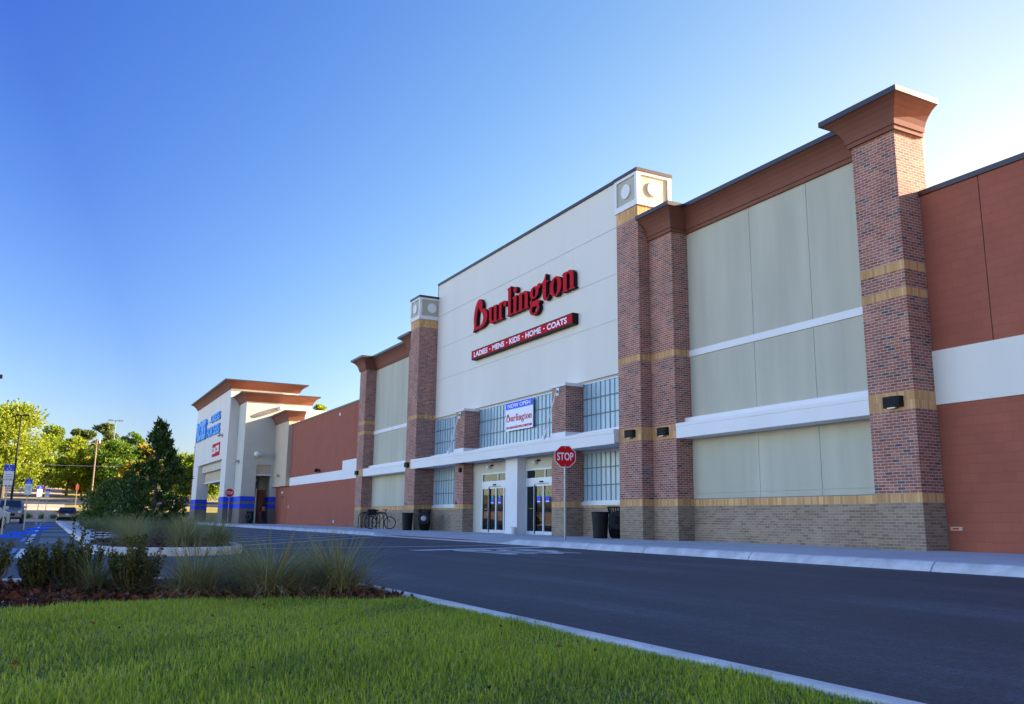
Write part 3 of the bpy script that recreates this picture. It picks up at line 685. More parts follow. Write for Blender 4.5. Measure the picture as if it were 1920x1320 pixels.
mb = MB(); mb.box(-53.66, 16.74, 4.34, -53.61, 17, 8.03); mb.build('expansion_joint', 'dark', wl_); mb = MB(); mb.box(-51.93, 16.74, 4.34, -51.88, 17, 8.03); mb.build('expansion_joint', 'dark', wl_)
mb = MB(); mb.box(-73.1, 16.685, -.0, -71.2, 16.70, 2.2); d = mb.build('service_door', 'orange_flat', wl_); g = MB(); g.box(-73.12, 16.68, 0, -73.06, 16.686, 2.25); g.box(-73.06, 16.68, 2.19, -71.9, 16.686, 2.25); g.build('door_gap', 'dark', d)
mb = MB(); mb.box(-75.1, 17.1, 7.2, -50.725, 60, 7.5); mb.build('roof', 'pale', wl_)
for (x, z, s) in ((-72.7, 2.6, .3), (-70.3, 1.4, .12), (-57.45, .32, .12), (-57.1, 7.6, .12)):
    mb = MB(); mb.box(x-s, 16.66, z-.09, x+s, 16.683 if x < -71 else 16.70, z+.09)
    tag(mb.build('wall_plate', 'alum', loc=(x, 16.69, z)), {-72.7: 'pale oblong plate above the service door', -70.3: 'pale box low on the orange wall right of the service door', -57.45: 'small pale cover near the foot of the orange wall', -57.1: 'small pale cover high on the orange wall under the coping'}[x], 'plate', 'plates on the orange wall')

# ================================================================ CORNER STORE
ross = thing('corner_store', (-86, 17, 0), 'pale corner store with porch, brown cornices and blue striped pier bases', 'building')
XR, YT, YF, XS = -75.19, 13.76, 12.95, -78.5
ZR = -.004
def clad(x0, x1, y0, y1, ztop, mat, name, parent=ross, bands=True):
    """pier or wall with brown plinth, blue / brown / blue bands, then stucco"""
    mb = MB()
    if bands:
        mb.box(x0, y0, 2.28, x1, y1, ztop); w = mb.build(name, mat, parent)
        g = MB(); g.box(x0-.03, y0-.03, ZR, x1+.03, y1, 1.27); g.box(x0-.02, y0-.02, 1.66, x1+.02, y1, 1.85); g.build('plinth', 'brown', w)
        g = MB(); g.box(x0-.025, y0-.025, 1.27, x1+.025, y1, 1.66); g.box(x0-.025, y0-.025, 1.85, x1+.025, y1, 2.28); g.build('blue_band', 'bandblue', w)
    else: mb.box(x0, y0, ZR, x1, y1, ztop); w = mb.build(name, mat, parent)
    return w
# tall sign front: two piers, wall above the opening
clad(-98.2, -94.9, YF, 14.1, 5.7, 'white', 'porch_pier'); clad(-80.9, XS, YF, 14.1, 5.7, 'white', 'porch_pier')
mb = MB(); mb.box(-98.2, YF, 5.7, XS, 19.0, 11.9); up = mb.build('sign_front', 'white', ross)
mb = MB(); mb.box(-94.9, 13.35, 4.95, -80.9, 13.7, 5.7); b1 = mb.build('porch_beam', 'pale', ross)
mb = MB(); mb.box(-94.9, 13.7, 3.95, -80.9, 14.1, 5.7); mb.build('porch_panel', 'sand', ross)
mb = MB(); mb.box(-94.9, 13.62, 3.85, -80.9, 14.15, 3.95); mb.build('porch_trim', 'trim', ross)
mb = MB(); mb.box(-98.2, 14.1, 3.97, XS, 19.0, 4.1); mb.build('porch_ceiling', 'pale', ross)
# right volume with its side opening
clad(XS, XR, YT, 14.93, 10.4, 'pale', 'side_wall'); 
mb = MB(); mb.box(XS, 14.93, 4.97, XR, 16.2, 10.4); mb.box(XS, 16.2, 2.28, XR, 19.4, 10.4); mb.build('side_wall', 'pale', ross)
clad(XS+.01, XR, 16.2, 19.3, 2.29, 'pale', 'side_wall')
mb = MB(); mb.box(XR-.35, 14.93, 4.16, XR-.15, 16.2, 4.97); mb.build('opening_panel', 'sand', ross)
mb = MB(); mb.box(XR-.37, 14.93, 4.06, XR-.05, 16.2, 4.16); mb.build('opening_trim', 'trim', ross)
mb = MB(); mb.box(-90, 17.4, ZR, XR-.3, 17.6, 3.97); s_ = mb.build('shopfront', 'dark', ross)
mb = MB(); mb.box(XR-2.3, 15.6, ZR, XR-1.9, 17.4, 2.9); mb.build('inner_wall', 'orange_flat', ross)
mb = MB(); mb.box(XR-2.3, 15.6, 2.9, XR-1.9, 17.4, 3.97); mb.build('inner_wall_top', 'sand', ross)
mb = MB(); mb.box(-93.5, 16.2, ZR, -92.3, 17.4, 2.5); mb.build('inner_pier', 'orange_flat', ross); mb = MB(); mb.box(-93.5, 16.2, 2.5, -92.3, 17.4, 3.97); mb.build('inner_pier_top', 'pale', ross)
for k in range(6):
    mb = MB(); mb.box(-88.2+k*1.6, 17.34, 0, -88.12+k*1.6, 17.4, 3.3); mb.build('shopfront_mullion', 'alum', s_)
RP = [(0, 10.38), (.06, 10.38), (.10, 10.5), (.20, 10.7), (.36, 10.9), (.52, 11.02), (.58, 11.03), (.62, 11.03), (.62, 11.14), (.3, 11.17), (0, 11.17)]
RM = [0]*6+[1]*5
cornice([(XS, YT), (XR, YT), (XR, 19.4), (-98, 19.4)], parent=ross, prof=RP, pm=RM)
cornice([(-98.2, 19.0), (-98.2, YF), (XS, YF), (XS, 19.0), (-98.2+.05, 19.0)], parent=ross, prof=[(o*1.15, z*1.0+1.47) for o, z in RP], pm=RM)
mb = MB(); mb.box(-98.1, YF+.05, 11.85, XS-.05, 18.9, 13.0-.38); mb.build('roof', 'pale', ross)
cornice([(-104, 15.0), (-98.2, 15.0)], parent=ross, prof=[(o, z-.9) for o, z in RP], pm=RM)
mb = MB(); mb.box(-104, 15.0, 5.0, -98.2, 19, 10.2); mb.build('side_wall', 'pale', ross)
# narrow pale bay at the left end of the orange wall
mb = MB(); mb.box(-75.185, 16.35, 3.08, -70.45, 17.1, 8.45); mb.build('narrow_bay', 'sand', ross)
cornice([(-75.185, 16.35), (-70.45, 16.35), (-70.45, 17.6)], parent=ross, prof=[(o*.9, (z-10.38)*1.05+8.42) for o, z in RP], pm=RM)
mb = MB(); mb.box(-104, 19.4, 0, -75.2, 60, 10.0); mb.build('store_body', 'pale', ross)

# ================================================================ SIGNS ON THE STORES
GLY = {'B':(1.66,[[(0.024,-0.085),(0.018,-0.08),(0.026,-0.056),(0.13,0.128),(0.092,0.536),(0.084,0.808),(0.135,1.072),(0.159,1.152),(0.258,1.416),(0.416,1.634),(0.558,1.744),(0.592,1.763),(0.736,1.779),(0.864,1.71),(0.886,1.688),(1.001,1.512),(1.059,1.336),(1.049,1.256),(1.036,1.176),(1.034,1.128),(1.039,1.12),(1.184,1.097),(1.408,0.985),(1.44,0.954),(1.574,0.768),(1.587,0.72),(1.619,0.504),(1.52,0.254),(1.296,0.09),(1.016,0.015),(0.904,0.012),(0.856,0.004),(0.424,0.004),(0.152,-0.029)],[(0.432,0.174),(0.422,0.184),(0.413,0.216),(0.38,0.52),(0.421,0.896),(0.52,1.176),(0.6,1.276),(0.616,1.286),(0.632,1.283),(0.721,1.192),(0.783,1.024),(0.805,0.984),(0.84,0.973),(0.936,0.96),(1.052,0.864),(1.104,0.802),(1.155,0.584),(1.156,0.552),(1.084,0.312),(1.05,0.28),(0.88,0.173)]]),'u':(1,[[(0.368,-0.017),(0.304,0.002),(0.236,0.04),(0.167,0.112),(0.119,0.208),(0.1,0.296),(0.099,0.888),(0.088,0.906),(0.005,0.912),(-0.003,0.928),(0.0,0.971),(0.008,0.978),(0.032,0.98),(0.352,0.98),(0.376,0.971),(0.376,0.288),(0.396,0.216),(0.416,0.174),(0.456,0.125),(0.496,0.103),(0.536,0.101),(0.584,0.125),(0.614,0.16),(0.62,0.184),(0.62,0.264),(0.619,0.888),(0.608,0.906),(0.525,0.912),(0.517,0.928),(0.52,0.971),(0.544,0.98),(0.864,0.98),(0.888,0.978),(0.898,0.968),(0.901,0.088),(0.912,0.07),(0.987,0.064),(0.995,0.048),(0.995,0.016),(0.987,0.0),(0.968,-0.004),(0.64,-0.003),(0.622,0.008),(0.617,0.048),(0.608,0.054),(0.548,0.016),(0.488,-0.009),(0.44,-0.02)]]),'r':(0.86,[[(0.008,-0.002),(-0.002,0.008),(-0.004,0.024),(-0.003,0.048),(0.005,0.064),(0.088,0.07),(0.099,0.088),(0.1,0.816),(0.098,0.84),(0.088,0.85),(0.005,0.856),(-0.003,0.872),(0.003,0.904),(0.016,0.913),(0.088,0.929),(0.099,0.944),(0.104,0.971),(0.12,0.979),(0.296,0.98),(0.368,0.993),(0.379,0.976),(0.382,0.928),(0.392,0.921),(0.456,0.966),(0.52,0.993),(0.632,0.995),(0.704,0.966),(0.763,0.92),(0.83,0.832),(0.836,0.76),(0.835,0.696),(0.827,0.68),(0.792,0.673),(0.728,0.645),(0.648,0.647),(0.608,0.663),(0.58,0.688),(0.559,0.712),(0.543,0.752),(0.543,0.808),(0.554,0.84),(0.582,0.88),(0.576,0.895),(0.544,0.907),(0.496,0.907),(0.464,0.896),(0.428,0.872),(0.399,0.84),(0.38,0.8),(0.381,0.088),(0.384,0.077),(0.4,0.069),(0.491,0.064),(0.499,0.048),(0.498,0.008),(0.488,-0.002),(0.472,-0.004)]]),'l':(0.5,[[(0.008,-0.002),(-0.002,0.008),(-0.004,0.024),(-0.003,0.048),(0.005,0.064),(0.088,0.069),(0.104,0.077),(0.107,0.088),(0.108,1.44),(0.104,1.463),(0.095,1.472),(0.005,1.48),(-0.003,1.496),(-0.003,1.52),(0.008,1.538),(0.099,1.552),(0.12,1.594),(0.256,1.597),(0.376,1.632),(0.385,1.624),(0.388,1.6),(0.389,0.088),(0.392,0.077),(0.408,0.069),(0.491,0.064),(0.499,0.048),(0.499,0.016),(0.491,0.0),(0.472,-0.004)]]),'i':(0.5,[[(0.008,-0.002),(-0.002,0.008),(-0.004,0.024),(-0.003,0.048),(0.005,0.064),(0.088,0.069),(0.104,0.077),(0.107,0.088),(0.108,0.824),(0.106,0.84),(0.096,0.85),(0.005,0.856),(-0.003,0.872),(-0.002,0.896),(0.016,0.913),(0.096,0.931),(0.12,0.978),(0.304,0.98),(0.376,0.993),(0.386,0.984),(0.388,0.968),(0.389,0.088),(0.392,0.077),(0.408,0.069),(0.491,0.064),(0.499,0.048),(0.498,0.008),(0.488,-0.002),(0.472,-0.004)],[(0.216,1.143),(0.176,1.158),(0.136,1.183),(0.103,1.224),(0.085,1.272),(0.085,1.352),(0.111,1.408),(0.152,1.449),(0.208,1.475),(0.288,1.475),(0.336,1.457),(0.377,1.424),(0.402,1.384),(0.417,1.344),(0.419,1.288),(0.401,1.232),(0.352,1.175),(0.32,1.154),(0.28,1.143)]]),'n':(1,[[(0.008,-0.002),(-0.003,0.016),(0.0,0.059),(0.016,0.067),(0.08,0.07),(0.091,0.088),(0.092,0.824),(0.09,0.84),(0.08,0.85),(0.005,0.856),(-0.002,0.864),(-0.004,0.888),(0.003,0.904),(0.016,0.913),(0.083,0.928),(0.094,0.968),(0.112,0.979),(0.288,0.98),(0.36,0.993),(0.371,0.976),(0.373,0.92),(0.384,0.909),(0.456,0.961),(0.512,0.985),(0.552,0.996),(0.648,0.996),(0.736,0.966),(0.808,0.911),(0.841,0.872),(0.882,0.8),(0.907,0.712),(0.908,0.096),(0.912,0.077),(0.928,0.069),(0.976,0.067),(0.992,0.059),(0.994,0.008),(0.976,-0.003),(0.568,-0.004),(0.552,-0.002),(0.542,0.008),(0.541,0.048),(0.549,0.064),(0.616,0.07),(0.627,0.088),(0.627,0.68),(0.6,0.771),(0.56,0.836),(0.536,0.857),(0.504,0.873),(0.448,0.876),(0.404,0.856),(0.381,0.832),(0.372,0.808),(0.372,0.096),(0.374,0.08),(0.384,0.07),(0.44,0.067),(0.456,0.059),(0.458,0.008),(0.448,-0.002),(0.432,-0.004)]]),'g':(1,[[(0.392,-0.537),(0.312,-0.521),(0.24,-0.497),(0.15,-0.448),(0.104,-0.407),(0.056,-0.346),(0.023,-0.256),(0.021,-0.192),(0.039,-0.128),(0.071,-0.072),(0.131,0.0),(0.104,0.048),(0.098,0.104),(0.063,0.168),(0.063,0.232),(0.087,0.28),(0.132,0.328),(0.224,0.374),(0.227,0.384),(0.152,0.437),(0.12,0.468),(0.087,0.512),(0.063,0.56),(0.045,0.616),(0.044,0.712),(0.068,0.792),(0.101,0.848),(0.168,0.915),(0.272,0.972),(0.36,0.995),(0.496,0.996),(0.576,0.977),(0.656,0.946),(0.708,1.0),(0.744,1.025),(0.832,1.052),(0.872,1.051),(0.912,1.041),(0.968,1.004),(0.995,0.952),(0.992,0.878),(0.964,0.832),(0.92,0.802),(0.864,0.788),(0.816,0.796),(0.8,0.792),(0.82,0.696),(0.82,0.64),(0.809,0.592),(0.761,0.496),(0.69,0.424),(0.632,0.386),(0.584,0.367),(0.48,0.341),(0.392,0.34),(0.296,0.353),(0.264,0.332),(0.239,0.296),(0.231,0.248),(0.242,0.216),(0.258,0.2),(0.424,0.228),(0.616,0.228),(0.68,0.219),(0.76,0.201),(0.872,0.158),(0.923,0.112),(0.939,0.08),(0.936,0.048),(0.915,0.016),(0.836,-0.04),(0.838,-0.056),(0.87,-0.104),(0.889,-0.152),(0.899,-0.192),(0.9,-0.24),(0.874,-0.328),(0.816,-0.407),(0.736,-0.47),(0.68,-0.497),(0.608,-0.521),(0.512,-0.54)],[(0.408,-0.425),(0.328,-0.398),(0.288,-0.371),(0.263,-0.344),(0.238,-0.304),(0.221,-0.256),(0.221,-0.208),(0.231,-0.168),(0.261,-0.12),(0.312,-0.076),(0.504,-0.092),(0.608,-0.085),(0.636,-0.096),(0.664,-0.126),(0.689,-0.168),(0.7,-0.216),(0.697,-0.264),(0.682,-0.304),(0.651,-0.352),(0.592,-0.398),(0.504,-0.427)],[(0.408,0.423),(0.357,0.464),(0.327,0.52),(0.301,0.624),(0.3,0.712),(0.327,0.824),(0.359,0.88),(0.4,0.912),(0.448,0.915),(0.472,0.905),(0.496,0.884),(0.532,0.824),(0.555,0.744),(0.556,0.6),(0.537,0.528),(0.491,0.448),(0.448,0.423)]]),'t':(0.68,[[(0.376,-0.017),(0.304,0.006),(0.236,0.048),(0.183,0.112),(0.143,0.2),(0.139,0.88),(0.131,0.896),(0.12,0.899),(0.008,0.91),(-0.002,0.92),(-0.004,0.952),(0.0,0.972),(0.014,0.984),(0.136,1.023),(0.227,1.112),(0.264,1.16),(0.351,1.36),(0.368,1.378),(0.408,1.378),(0.419,1.36),(0.42,1.152),(0.424,0.989),(0.448,0.98),(0.6,0.979),(0.618,0.968),(0.62,0.944),(0.618,0.92),(0.608,0.91),(0.44,0.907),(0.422,0.896),(0.415,0.176),(0.431,0.144),(0.464,0.103),(0.496,0.085),(0.544,0.085),(0.577,0.104),(0.609,0.144),(0.648,0.248),(0.656,0.245),(0.658,0.224),(0.66,0.128),(0.652,0.104),(0.628,0.072),(0.594,0.04),(0.552,0.014),(0.456,-0.019)]]),'o':(0.96,[[(0.424,-0.017),(0.328,0.007),(0.256,0.039),(0.164,0.104),(0.096,0.182),(0.042,0.28),(0.015,0.36),(0.004,0.416),(0.005,0.568),(0.028,0.664),(0.063,0.744),(0.117,0.824),(0.192,0.899),(0.256,0.942),(0.336,0.977),(0.416,0.996),(0.536,0.996),(0.624,0.977),(0.712,0.937),(0.776,0.892),(0.872,0.786),(0.913,0.712),(0.947,0.608),(0.956,0.56),(0.955,0.408),(0.924,0.296),(0.896,0.236),(0.832,0.142),(0.792,0.101),(0.696,0.034),(0.608,-0.001),(0.52,-0.02)],[(0.464,0.071),(0.43,0.088),(0.4,0.118),(0.374,0.16),(0.348,0.224),(0.317,0.36),(0.308,0.448),(0.308,0.536),(0.335,0.712),(0.382,0.832),(0.4,0.86),(0.44,0.897),(0.464,0.907),(0.496,0.907),(0.528,0.891),(0.563,0.856),(0.604,0.776),(0.625,0.712),(0.643,0.616),(0.652,0.536),(0.652,0.448),(0.633,0.304),(0.612,0.224),(0.586,0.16),(0.555,0.112),(0.53,0.088),(0.496,0.071)]])}
def logo(x0, z0, width, sz, yf, depth, parent, face, side, gap=.05, names=True, only=None):
    tot = sum(GLY[c][0] for c in 'Burlington')+gap*9; sx = width/tot; x = x0
    for ch in 'Burlington':
        w, cs = GLY[ch]
        cu = bpy.data.curves.new('letter', 'CURVE'); cu.dimensions = '2D'; cu.fill_mode = 'BOTH'; cu.extrude = depth/2
        for c in cs:
            sp = cu.splines.new('POLY'); sp.points.add(len(c)-1)
            for pt, (a, b) in zip(sp.points, c): pt.co = (a*sx, b*sz, 0, 1)
            sp.use_cyclic_u = True
        ob = bpy.data.objects.new('tmp', cu); COL.objects.link(ob); bpy.context.view_layer.update()
        me = bpy.data.meshes.new_from_object(ob.evaluated_get(bpy.context.evaluated_depsgraph_get())); bpy.data.objects.remove(ob)
        for v in me.vertices: v.co = (v.co.x, -v.co.z, v.co.y)
        me.materials.clear(); me.materials.append(M[side]); me.materials.append(M[face])
        me.update()
        for p in me.polygons:
            p.material_index = 1 if (abs(p.normal.y) > .9) else 0; p.use_smooth = False
        o = bpy.data.objects.new('letter', me); COL.objects.link(o); o.parent = parent
        o.location = Vector((x, yf+depth/2, z0))-wloc(parent); x += (w+gap)*sx
lg = thing('lettering_sign', (-30.4, YB, 9.9), 'large red serif lettering with black sides on the cream sign wall', 'sign')
logo(-35.2, 9.30, 9.1, .80, 16.42, .17, lg, 'red', 'black')
bx = thing('box_sign', (-30.6, YB, 8.1), 'long red box sign with white department words under the red lettering', 'sign')
mb = MB(); mb.box(-35.15, 16.36, 7.89, -26.15, YB, 8.32); mb.build('sign_box', 'black', bx)
mb = MB(); mb.box(-35.11, 16.352, 7.93, -26.19, 16.3595, 8.28); fc = mb.build('sign_face', 'red', bx)
text_words('LADIES \u2022 MENS \u2022 KIDS \u2022 HOME \u2022 COATS', 8.3, .25, .006, 'sign_word', 'signwhite', bx, (-34.87, 16.35, 7.98), (1, 0, 0), (0, 0, 1), bold=.032)
bn = thing('opening_banner', (-30.7, 16.55, 4.3), 'white and blue NOW OPEN banner hung on the translucent window over the doors', 'banner')
mb = MB(); mb.box(-31.93, 16.545, 4.27, -29.52, 16.56, 5.475); mb.build('banner_sheet', 'signwhite', bn)
mb = MB(); mb.box(-31.93, 16.540, 5.19, -29.52, 16.5445, 5.475); mb.build('banner_header', 'blue', bn)
text_mesh('NOW OPEN', 2.0, .17, .003, 'banner_words', 'signwhite', bn, (-31.74, 16.539, 5.25), (1, 0, 0), (0, 0, 1), bold=.02)
logo(-31.87, 4.66, 2.25, .19, 16.538, .006, bn, 'red', 'red')
mb = MB(); mb.box(-31.86, 16.540, 4.36, -29.62, 16.5445, 4.45); mb.build('banner_strip', 'red', bn)
text_words('LADIES \u2022 MENS \u2022 KIDS \u2022 HOME \u2022 COATS', 2.05, .055, .002, 'strip_words', 'signwhite', bn, (-31.78, 16.539, 4.378), (1, 0, 0), (0, 0, 1))
rs = thing('lettering_sign', (-91, YF, 8.7), 'bright blue lettering in two sizes on the white front of the corner store', 'sign')
text_mesh('ROSS', 6.2, 2.1, .18, 'big_letters', 'rossblue', rs, (-96.9, YF-.02, 8.25), (1, 0, 0), (0, 0, 1), bold=.05)
text_mesh('DRESS', 4.9, .78, .14, 'small_letters', 'rossblue', rs, (-87.9, YF-.02, 9.55), (1, 0, 0), (0, 0, 1), bold=.03)
text_mesh('FOR LESS', 6.9, .95, .14, 'small_letters', 'rossblue', rs, (-89.7, YF-.02, 8.25), (1, 0, 0), (0, 0, 1), bold=.03)
mb = MB(); mb.box(-89.9, YF-.05, 9.75, -88.3, YF, 9.87); mb.build('sign_dash', 'rossblue', rs)
rb = thing('banner_sign', (-84.3, YF, 6.5), 'small red banner with pale lettering under the blue letters of the corner store', 'sign')
mb = MB(); mb.box(-86.3, YF-.06, 6.15, -82.3, YF-.01, 7.35); mb.build('banner_sheet', 'red', rb)
mb = MB(); mb.box(-86.1, YF-.075, 6.42, -84.4, YF-.0605, 7.0); mb.box(-84.2, YF-.075, 6.5, -82.5, YF-.0605, 7.1); mb.build('banner_panel', 'alum', rb)
for k in range(2):
    mb = MB(); mb.box(-85.9+1.9*k, YF-.085, 6.62, -85.75+1.9*k, YF-.0755, 6.9); mb.box(-85.5+1.9*k, YF-.085, 6.62, -85.3+1.9*k, YF-.0755, 6.9); mb.build('banner_mark', 'red', rb)

# ================================================================ LAMPS ON THE WALLS
def sconce(x, y, z, label):
    t = thing('wall_lamp', (x, y, z), label, 'wall lamp', 'half-round black wall lamps')
    mb = MB(); n = 14; pts = [(x+.25*math.cos(a), y-.13*math.sin(a)) for a in np.linspace(0, math.pi, n)]
    pts = [(x+.25, y-.0)]+[(x+.25*math.copysign(abs(math.cos(a))**.6, math.cos(a)), y-.02-.13*math.sin(a)**.8 if 0 < a < math.pi-.001 else y-.02) for a in np.linspace(.05, math.pi-.05, n)]+[(x-.25, y-.0)]
    mb.ext(pts, 'z', z-.12, z+.12); mb.build('lamp_shade', 'black', t)
    mb = MB(); p2 = [(x+(a-x)*1.03, y+(b-y)*1.04) for a, b in pts]; mb.ext(p2, 'z', z+.085, z+.10); mb.build('shade_rim', 'blackplastic', t)
    mb = MB(); mb.box(x-.10, y-.12, z-.15, x+.10, y-.02, z-.12); mb.build('lamp_lens', 'silver', t)
sconce(-11.92, YA, 3.23, 'black half-round lamp on the tallest brick pier, nearest the right edge')
sconce(-20.27, YE, 3.27, 'black half-round lamp on the lower set-back brick pier beside the grey-green bay')
sconce(-21.42, YD, 3.27, 'black half-round lamp on the capped brick pier right of the entrance canopy')
sconce(-41.0, YD, 3.27, 'black half-round lamp on the capped brick pier at the left end of the canopy')
sconce(-50.45, YA, 3.27, 'black half-round lamp on the leftmost brick pier next to the orange wall')
def floodlight(name, loc, label, k='black', s=1, dirn=(0, -1)):
    t = thing(name, loc, label, 'flood light'); x, y, z = loc
    mb = MB(); mb.box(x-.05*s, y-.12*s, z-.04*s, x+.05*s, y, z+.04*s); mb.build('bracket', k, t)
    mb = MB(); mb.tube([(x-.2*s, y-.2*s, z-.02*s), (x-.07*s, y-.2*s, z), (x+.07*s, y-.2*s, z), (x+.2*s, y-.2*s, z-.02*s)], [.09*s, .12*s, .12*s, .09*s], 10); mb.build('lamp_head', k, t, smooth=True)
floodlight('wall_lamp', (-61.67, 16.70, 3.95), 'small black box lamp on the orange wall above the cream band', 'black', 1.2)
floodlight('wall_lamp', (XR+.4, 15.22, 5.85), 'pale flood lamp on the side wall of the corner store', 'trim', 2.0)
floodlight('wall_lamp', (-77.0, YT, 5.3), 'small pale lamp on the front of the side tower of the corner store', 'sand', 1.4)
floodlight('wall_lamp', (-72.9, 16.35, 4.0), 'small sand lamp on the narrow pale bay left of the orange wall', 'sand', 1.0)
floodlight('security_camera', (XR+.3, 16.9, 9.9), 'white camera under the cornice of the corner store', 'trim', 1.8)
floodlight('wall_lamp', (-81.4, YF, 7.9), 'tiny grey lamp right of the small red banner', 'silver', 1.4)
for x, lb in ((-33.0, 'white dome lamp above the left sliding door'), (-28.9, 'white dome lamp above the right sliding door')):
    t = thing('door_lamp', (x, 16.4, 2.83), lb, 'lamp', 'dome lamps above the doors')
    mb = MB(); mb.tube([(x, 16.40, 2.83), (x, 16.33, 2.83), (x, 16.27, 2.80), (x, 16.22, 2.75)], [.05, .07, .10, .06], 12); mb.build('lamp_shade', 'trim', t, smooth=True)
    mb = MB(); mb.box(x+.1, 16.32, 2.84, x+.28, 16.40, 2.90); mb.build('sensor', 'black', t)
t = thing('wall_speaker', (-35.0, 15.88, 2.75), 'round black lamp high on the left entrance pier under the canopy', 'lamp')
mb = MB(); mb.tube([(-35.05, 15.9, 2.75), (-35.05, 15.82, 2.75), (-35.05, 15.80, 2.75)], [.10, .12, .08], 14); mb.build('body', 'black', t)
mb = MB(); mb.box(-35.5, 15.87, 1.22, -35.44, 15.9, 1.32); tag(mb.build('tap', 'black', loc=(-35.47, 15.89, 1.27)), 'tiny black tap on the tan band of the left entrance pier', 'tap')

# ================================================================ STREET FURNITURE
def octagon_sign(x, y, zc, size, face_dir, zb, label, grp, word=True):
    """face_dir: heading the face looks to (radians from +X)"""
    t = thing('stop_sign', (x, y, zb), label, 'stop sign', grp)
    u = Vector((-math.sin(face_dir), math.cos(face_dir), 0)); o = Vector((math.cos(face_dir), math.sin(face_dir), 0))
    mb = MB(); mb.box(x-.022, y-.022, zb, x+.022, y+.022, zc-.1*size)
    mb.build('post', 'silver', t)
    def oct(r, d0, d1, name, mat):
        R2 = r/math.cos(math.pi/8); pts = [(R2*math.cos(math.pi/8+k*math.pi/4), R2*math.sin(math.pi/8+k*math.pi/4)) for k in range(8)]
        mb = MB(); c = Vector((x, y, zc))
        A = [c+u*a+Vector((0, 0, b))+o*d0 for a, b in pts]; B = [c+u*a+Vector((0, 0, b))+o*d1 for a, b in pts]
        mb.face(A[::-1]); mb.face(B)
        for k in range(8): mb.face([A[k], A[(k+1) % 8], B[(k+1) % 8], B[k]])
        return mb.build(name, mat, t)
    oct(size/2, .030, .034, 'sign_border', 'signwhite'); oct(size/2*.95, .034, .0365, 'sign_face', 'stopred')
    h = size*.36; w = size*.77
    if word: text_mesh('STOP', w, h, .002, 'sign_word', 'signwhite', t, Vector((x, y, zc-h/2))-u*w/2+o*.037, u, (0, 0, 1), bold=.012)
    mb = MB()
    for dz in (.4, -.4): mb.tube([Vector((x, y, zc+dz*size))+o*.034, Vector((x, y, zc+dz*size))+o*.040], .012, 8)
    mb.build('bolt', 'silver', t)
octagon_sign(-20.45, 12.55, 2.37, .62, -.35, 0, 'red stop sign on a grey post at the kerb before the entrance', 'stop signs')
octagon_sign(-75.76, 12.95, 2.55, .72, -.05, -.13, 'red stop sign in front of the corner store porch', 'stop signs')
octagon_sign(-98.2, 12.5, 2.35, .62, -.05, -.15, 'small far stop sign standing left of the corner store', 'stop signs')

def parking_sign(x, y, top, label, s=1):
    t = thing('parking_sign', (x, y, -.15), label, 'parking sign', 'blue accessible parking signs')
    mb = MB(); mb.box(x-.025, y-.025, -.16, x+.025, y+.025, top); mb.build('post', 'silver', t)
    w = .16*s
    mb = MB(); mb.box(x+.026, y-w, top-.22, x+.031, y+w, top); mb.build('blue_plate', 'blue', t)
    mb = MB(); c = Vector((x+.033, y, top-.12))
    n = 12; arc = [(c+Vector((0, .055*math.sin(a), -.03+.055*math.cos(a)))) for a in np.linspace(1.2, 5.2, n)]; mb.tube(arc, .007, 6)
    mb.tube([c+Vector((0, -.01, .075)), c+Vector((0, -.01, .076+.02))], .016, 8); mb.tube([c+Vector((0, -.01, .06)), c+Vector((0, 0, 0)), c+Vector((0, .045, 0)), c+Vector((0, .065, -.055))], .008, 6); mb.build('wheelchair_symbol', 'signwhite', t)
    mb = MB(); mb.box(x+.026, y-w, top-.52, x+.031, y+w, top-.225); mb.box(x+.026, y-w*.95, top-.72, x+.031, y+w*.95, top-.55); wp = mb.build('white_plate', 'signwhite', t)
    mb = MB(); 
    for k in range(3): mb.box(x+.0312, y-w*.7, top-.36-.06*k, x+.0322, y+w*.7, top-.345-.06*k)
    mb.build('small_print', 'bluegrey', wp)
parking_sign(-34.97, -1.86, 2.30, 'nearest and tallest blue and white accessible parking sign at the left edge', 1.0)
parking_sign(-45.99, -1.41, 2.20, 'second blue and white accessible parking sign from the left, right of the silver pickup', .95)
parking_sign(-64.99, -1.09, 2.44, 'third blue and white accessible parking sign from the left', 1.0)
parking_sign(-83.0, -.67, 2.72, 'farthest accessible parking sign, just left of the black car', 1.1)
def wheelstop(x, y0, y1, label):
    mb = MB(); mb.ext([(x-.09, -.15), (x+.09, -.15), (x+.06, -.05), (x-.06, -.05)], 'y', y0, y1)
    tag(mb.build('wheel_stop', 'wsblue', loc=(x, (y0+y1)/2, -.15)), label, 'wheel stop', 'blue wheel stops')
wheelstop(-29.97, -2.5, -1.09, 'nearest blue wheel stop, cut by the left edge'); wheelstop(-36.0, -1.72, -.72, 'second blue wheel stop from the camera')
wheelstop(-45.0, -1.34, -.41, 'third blue wheel stop from the camera'); wheelstop(-57.0, -1.06, -.10, 'farthest of the blue wheel stops')

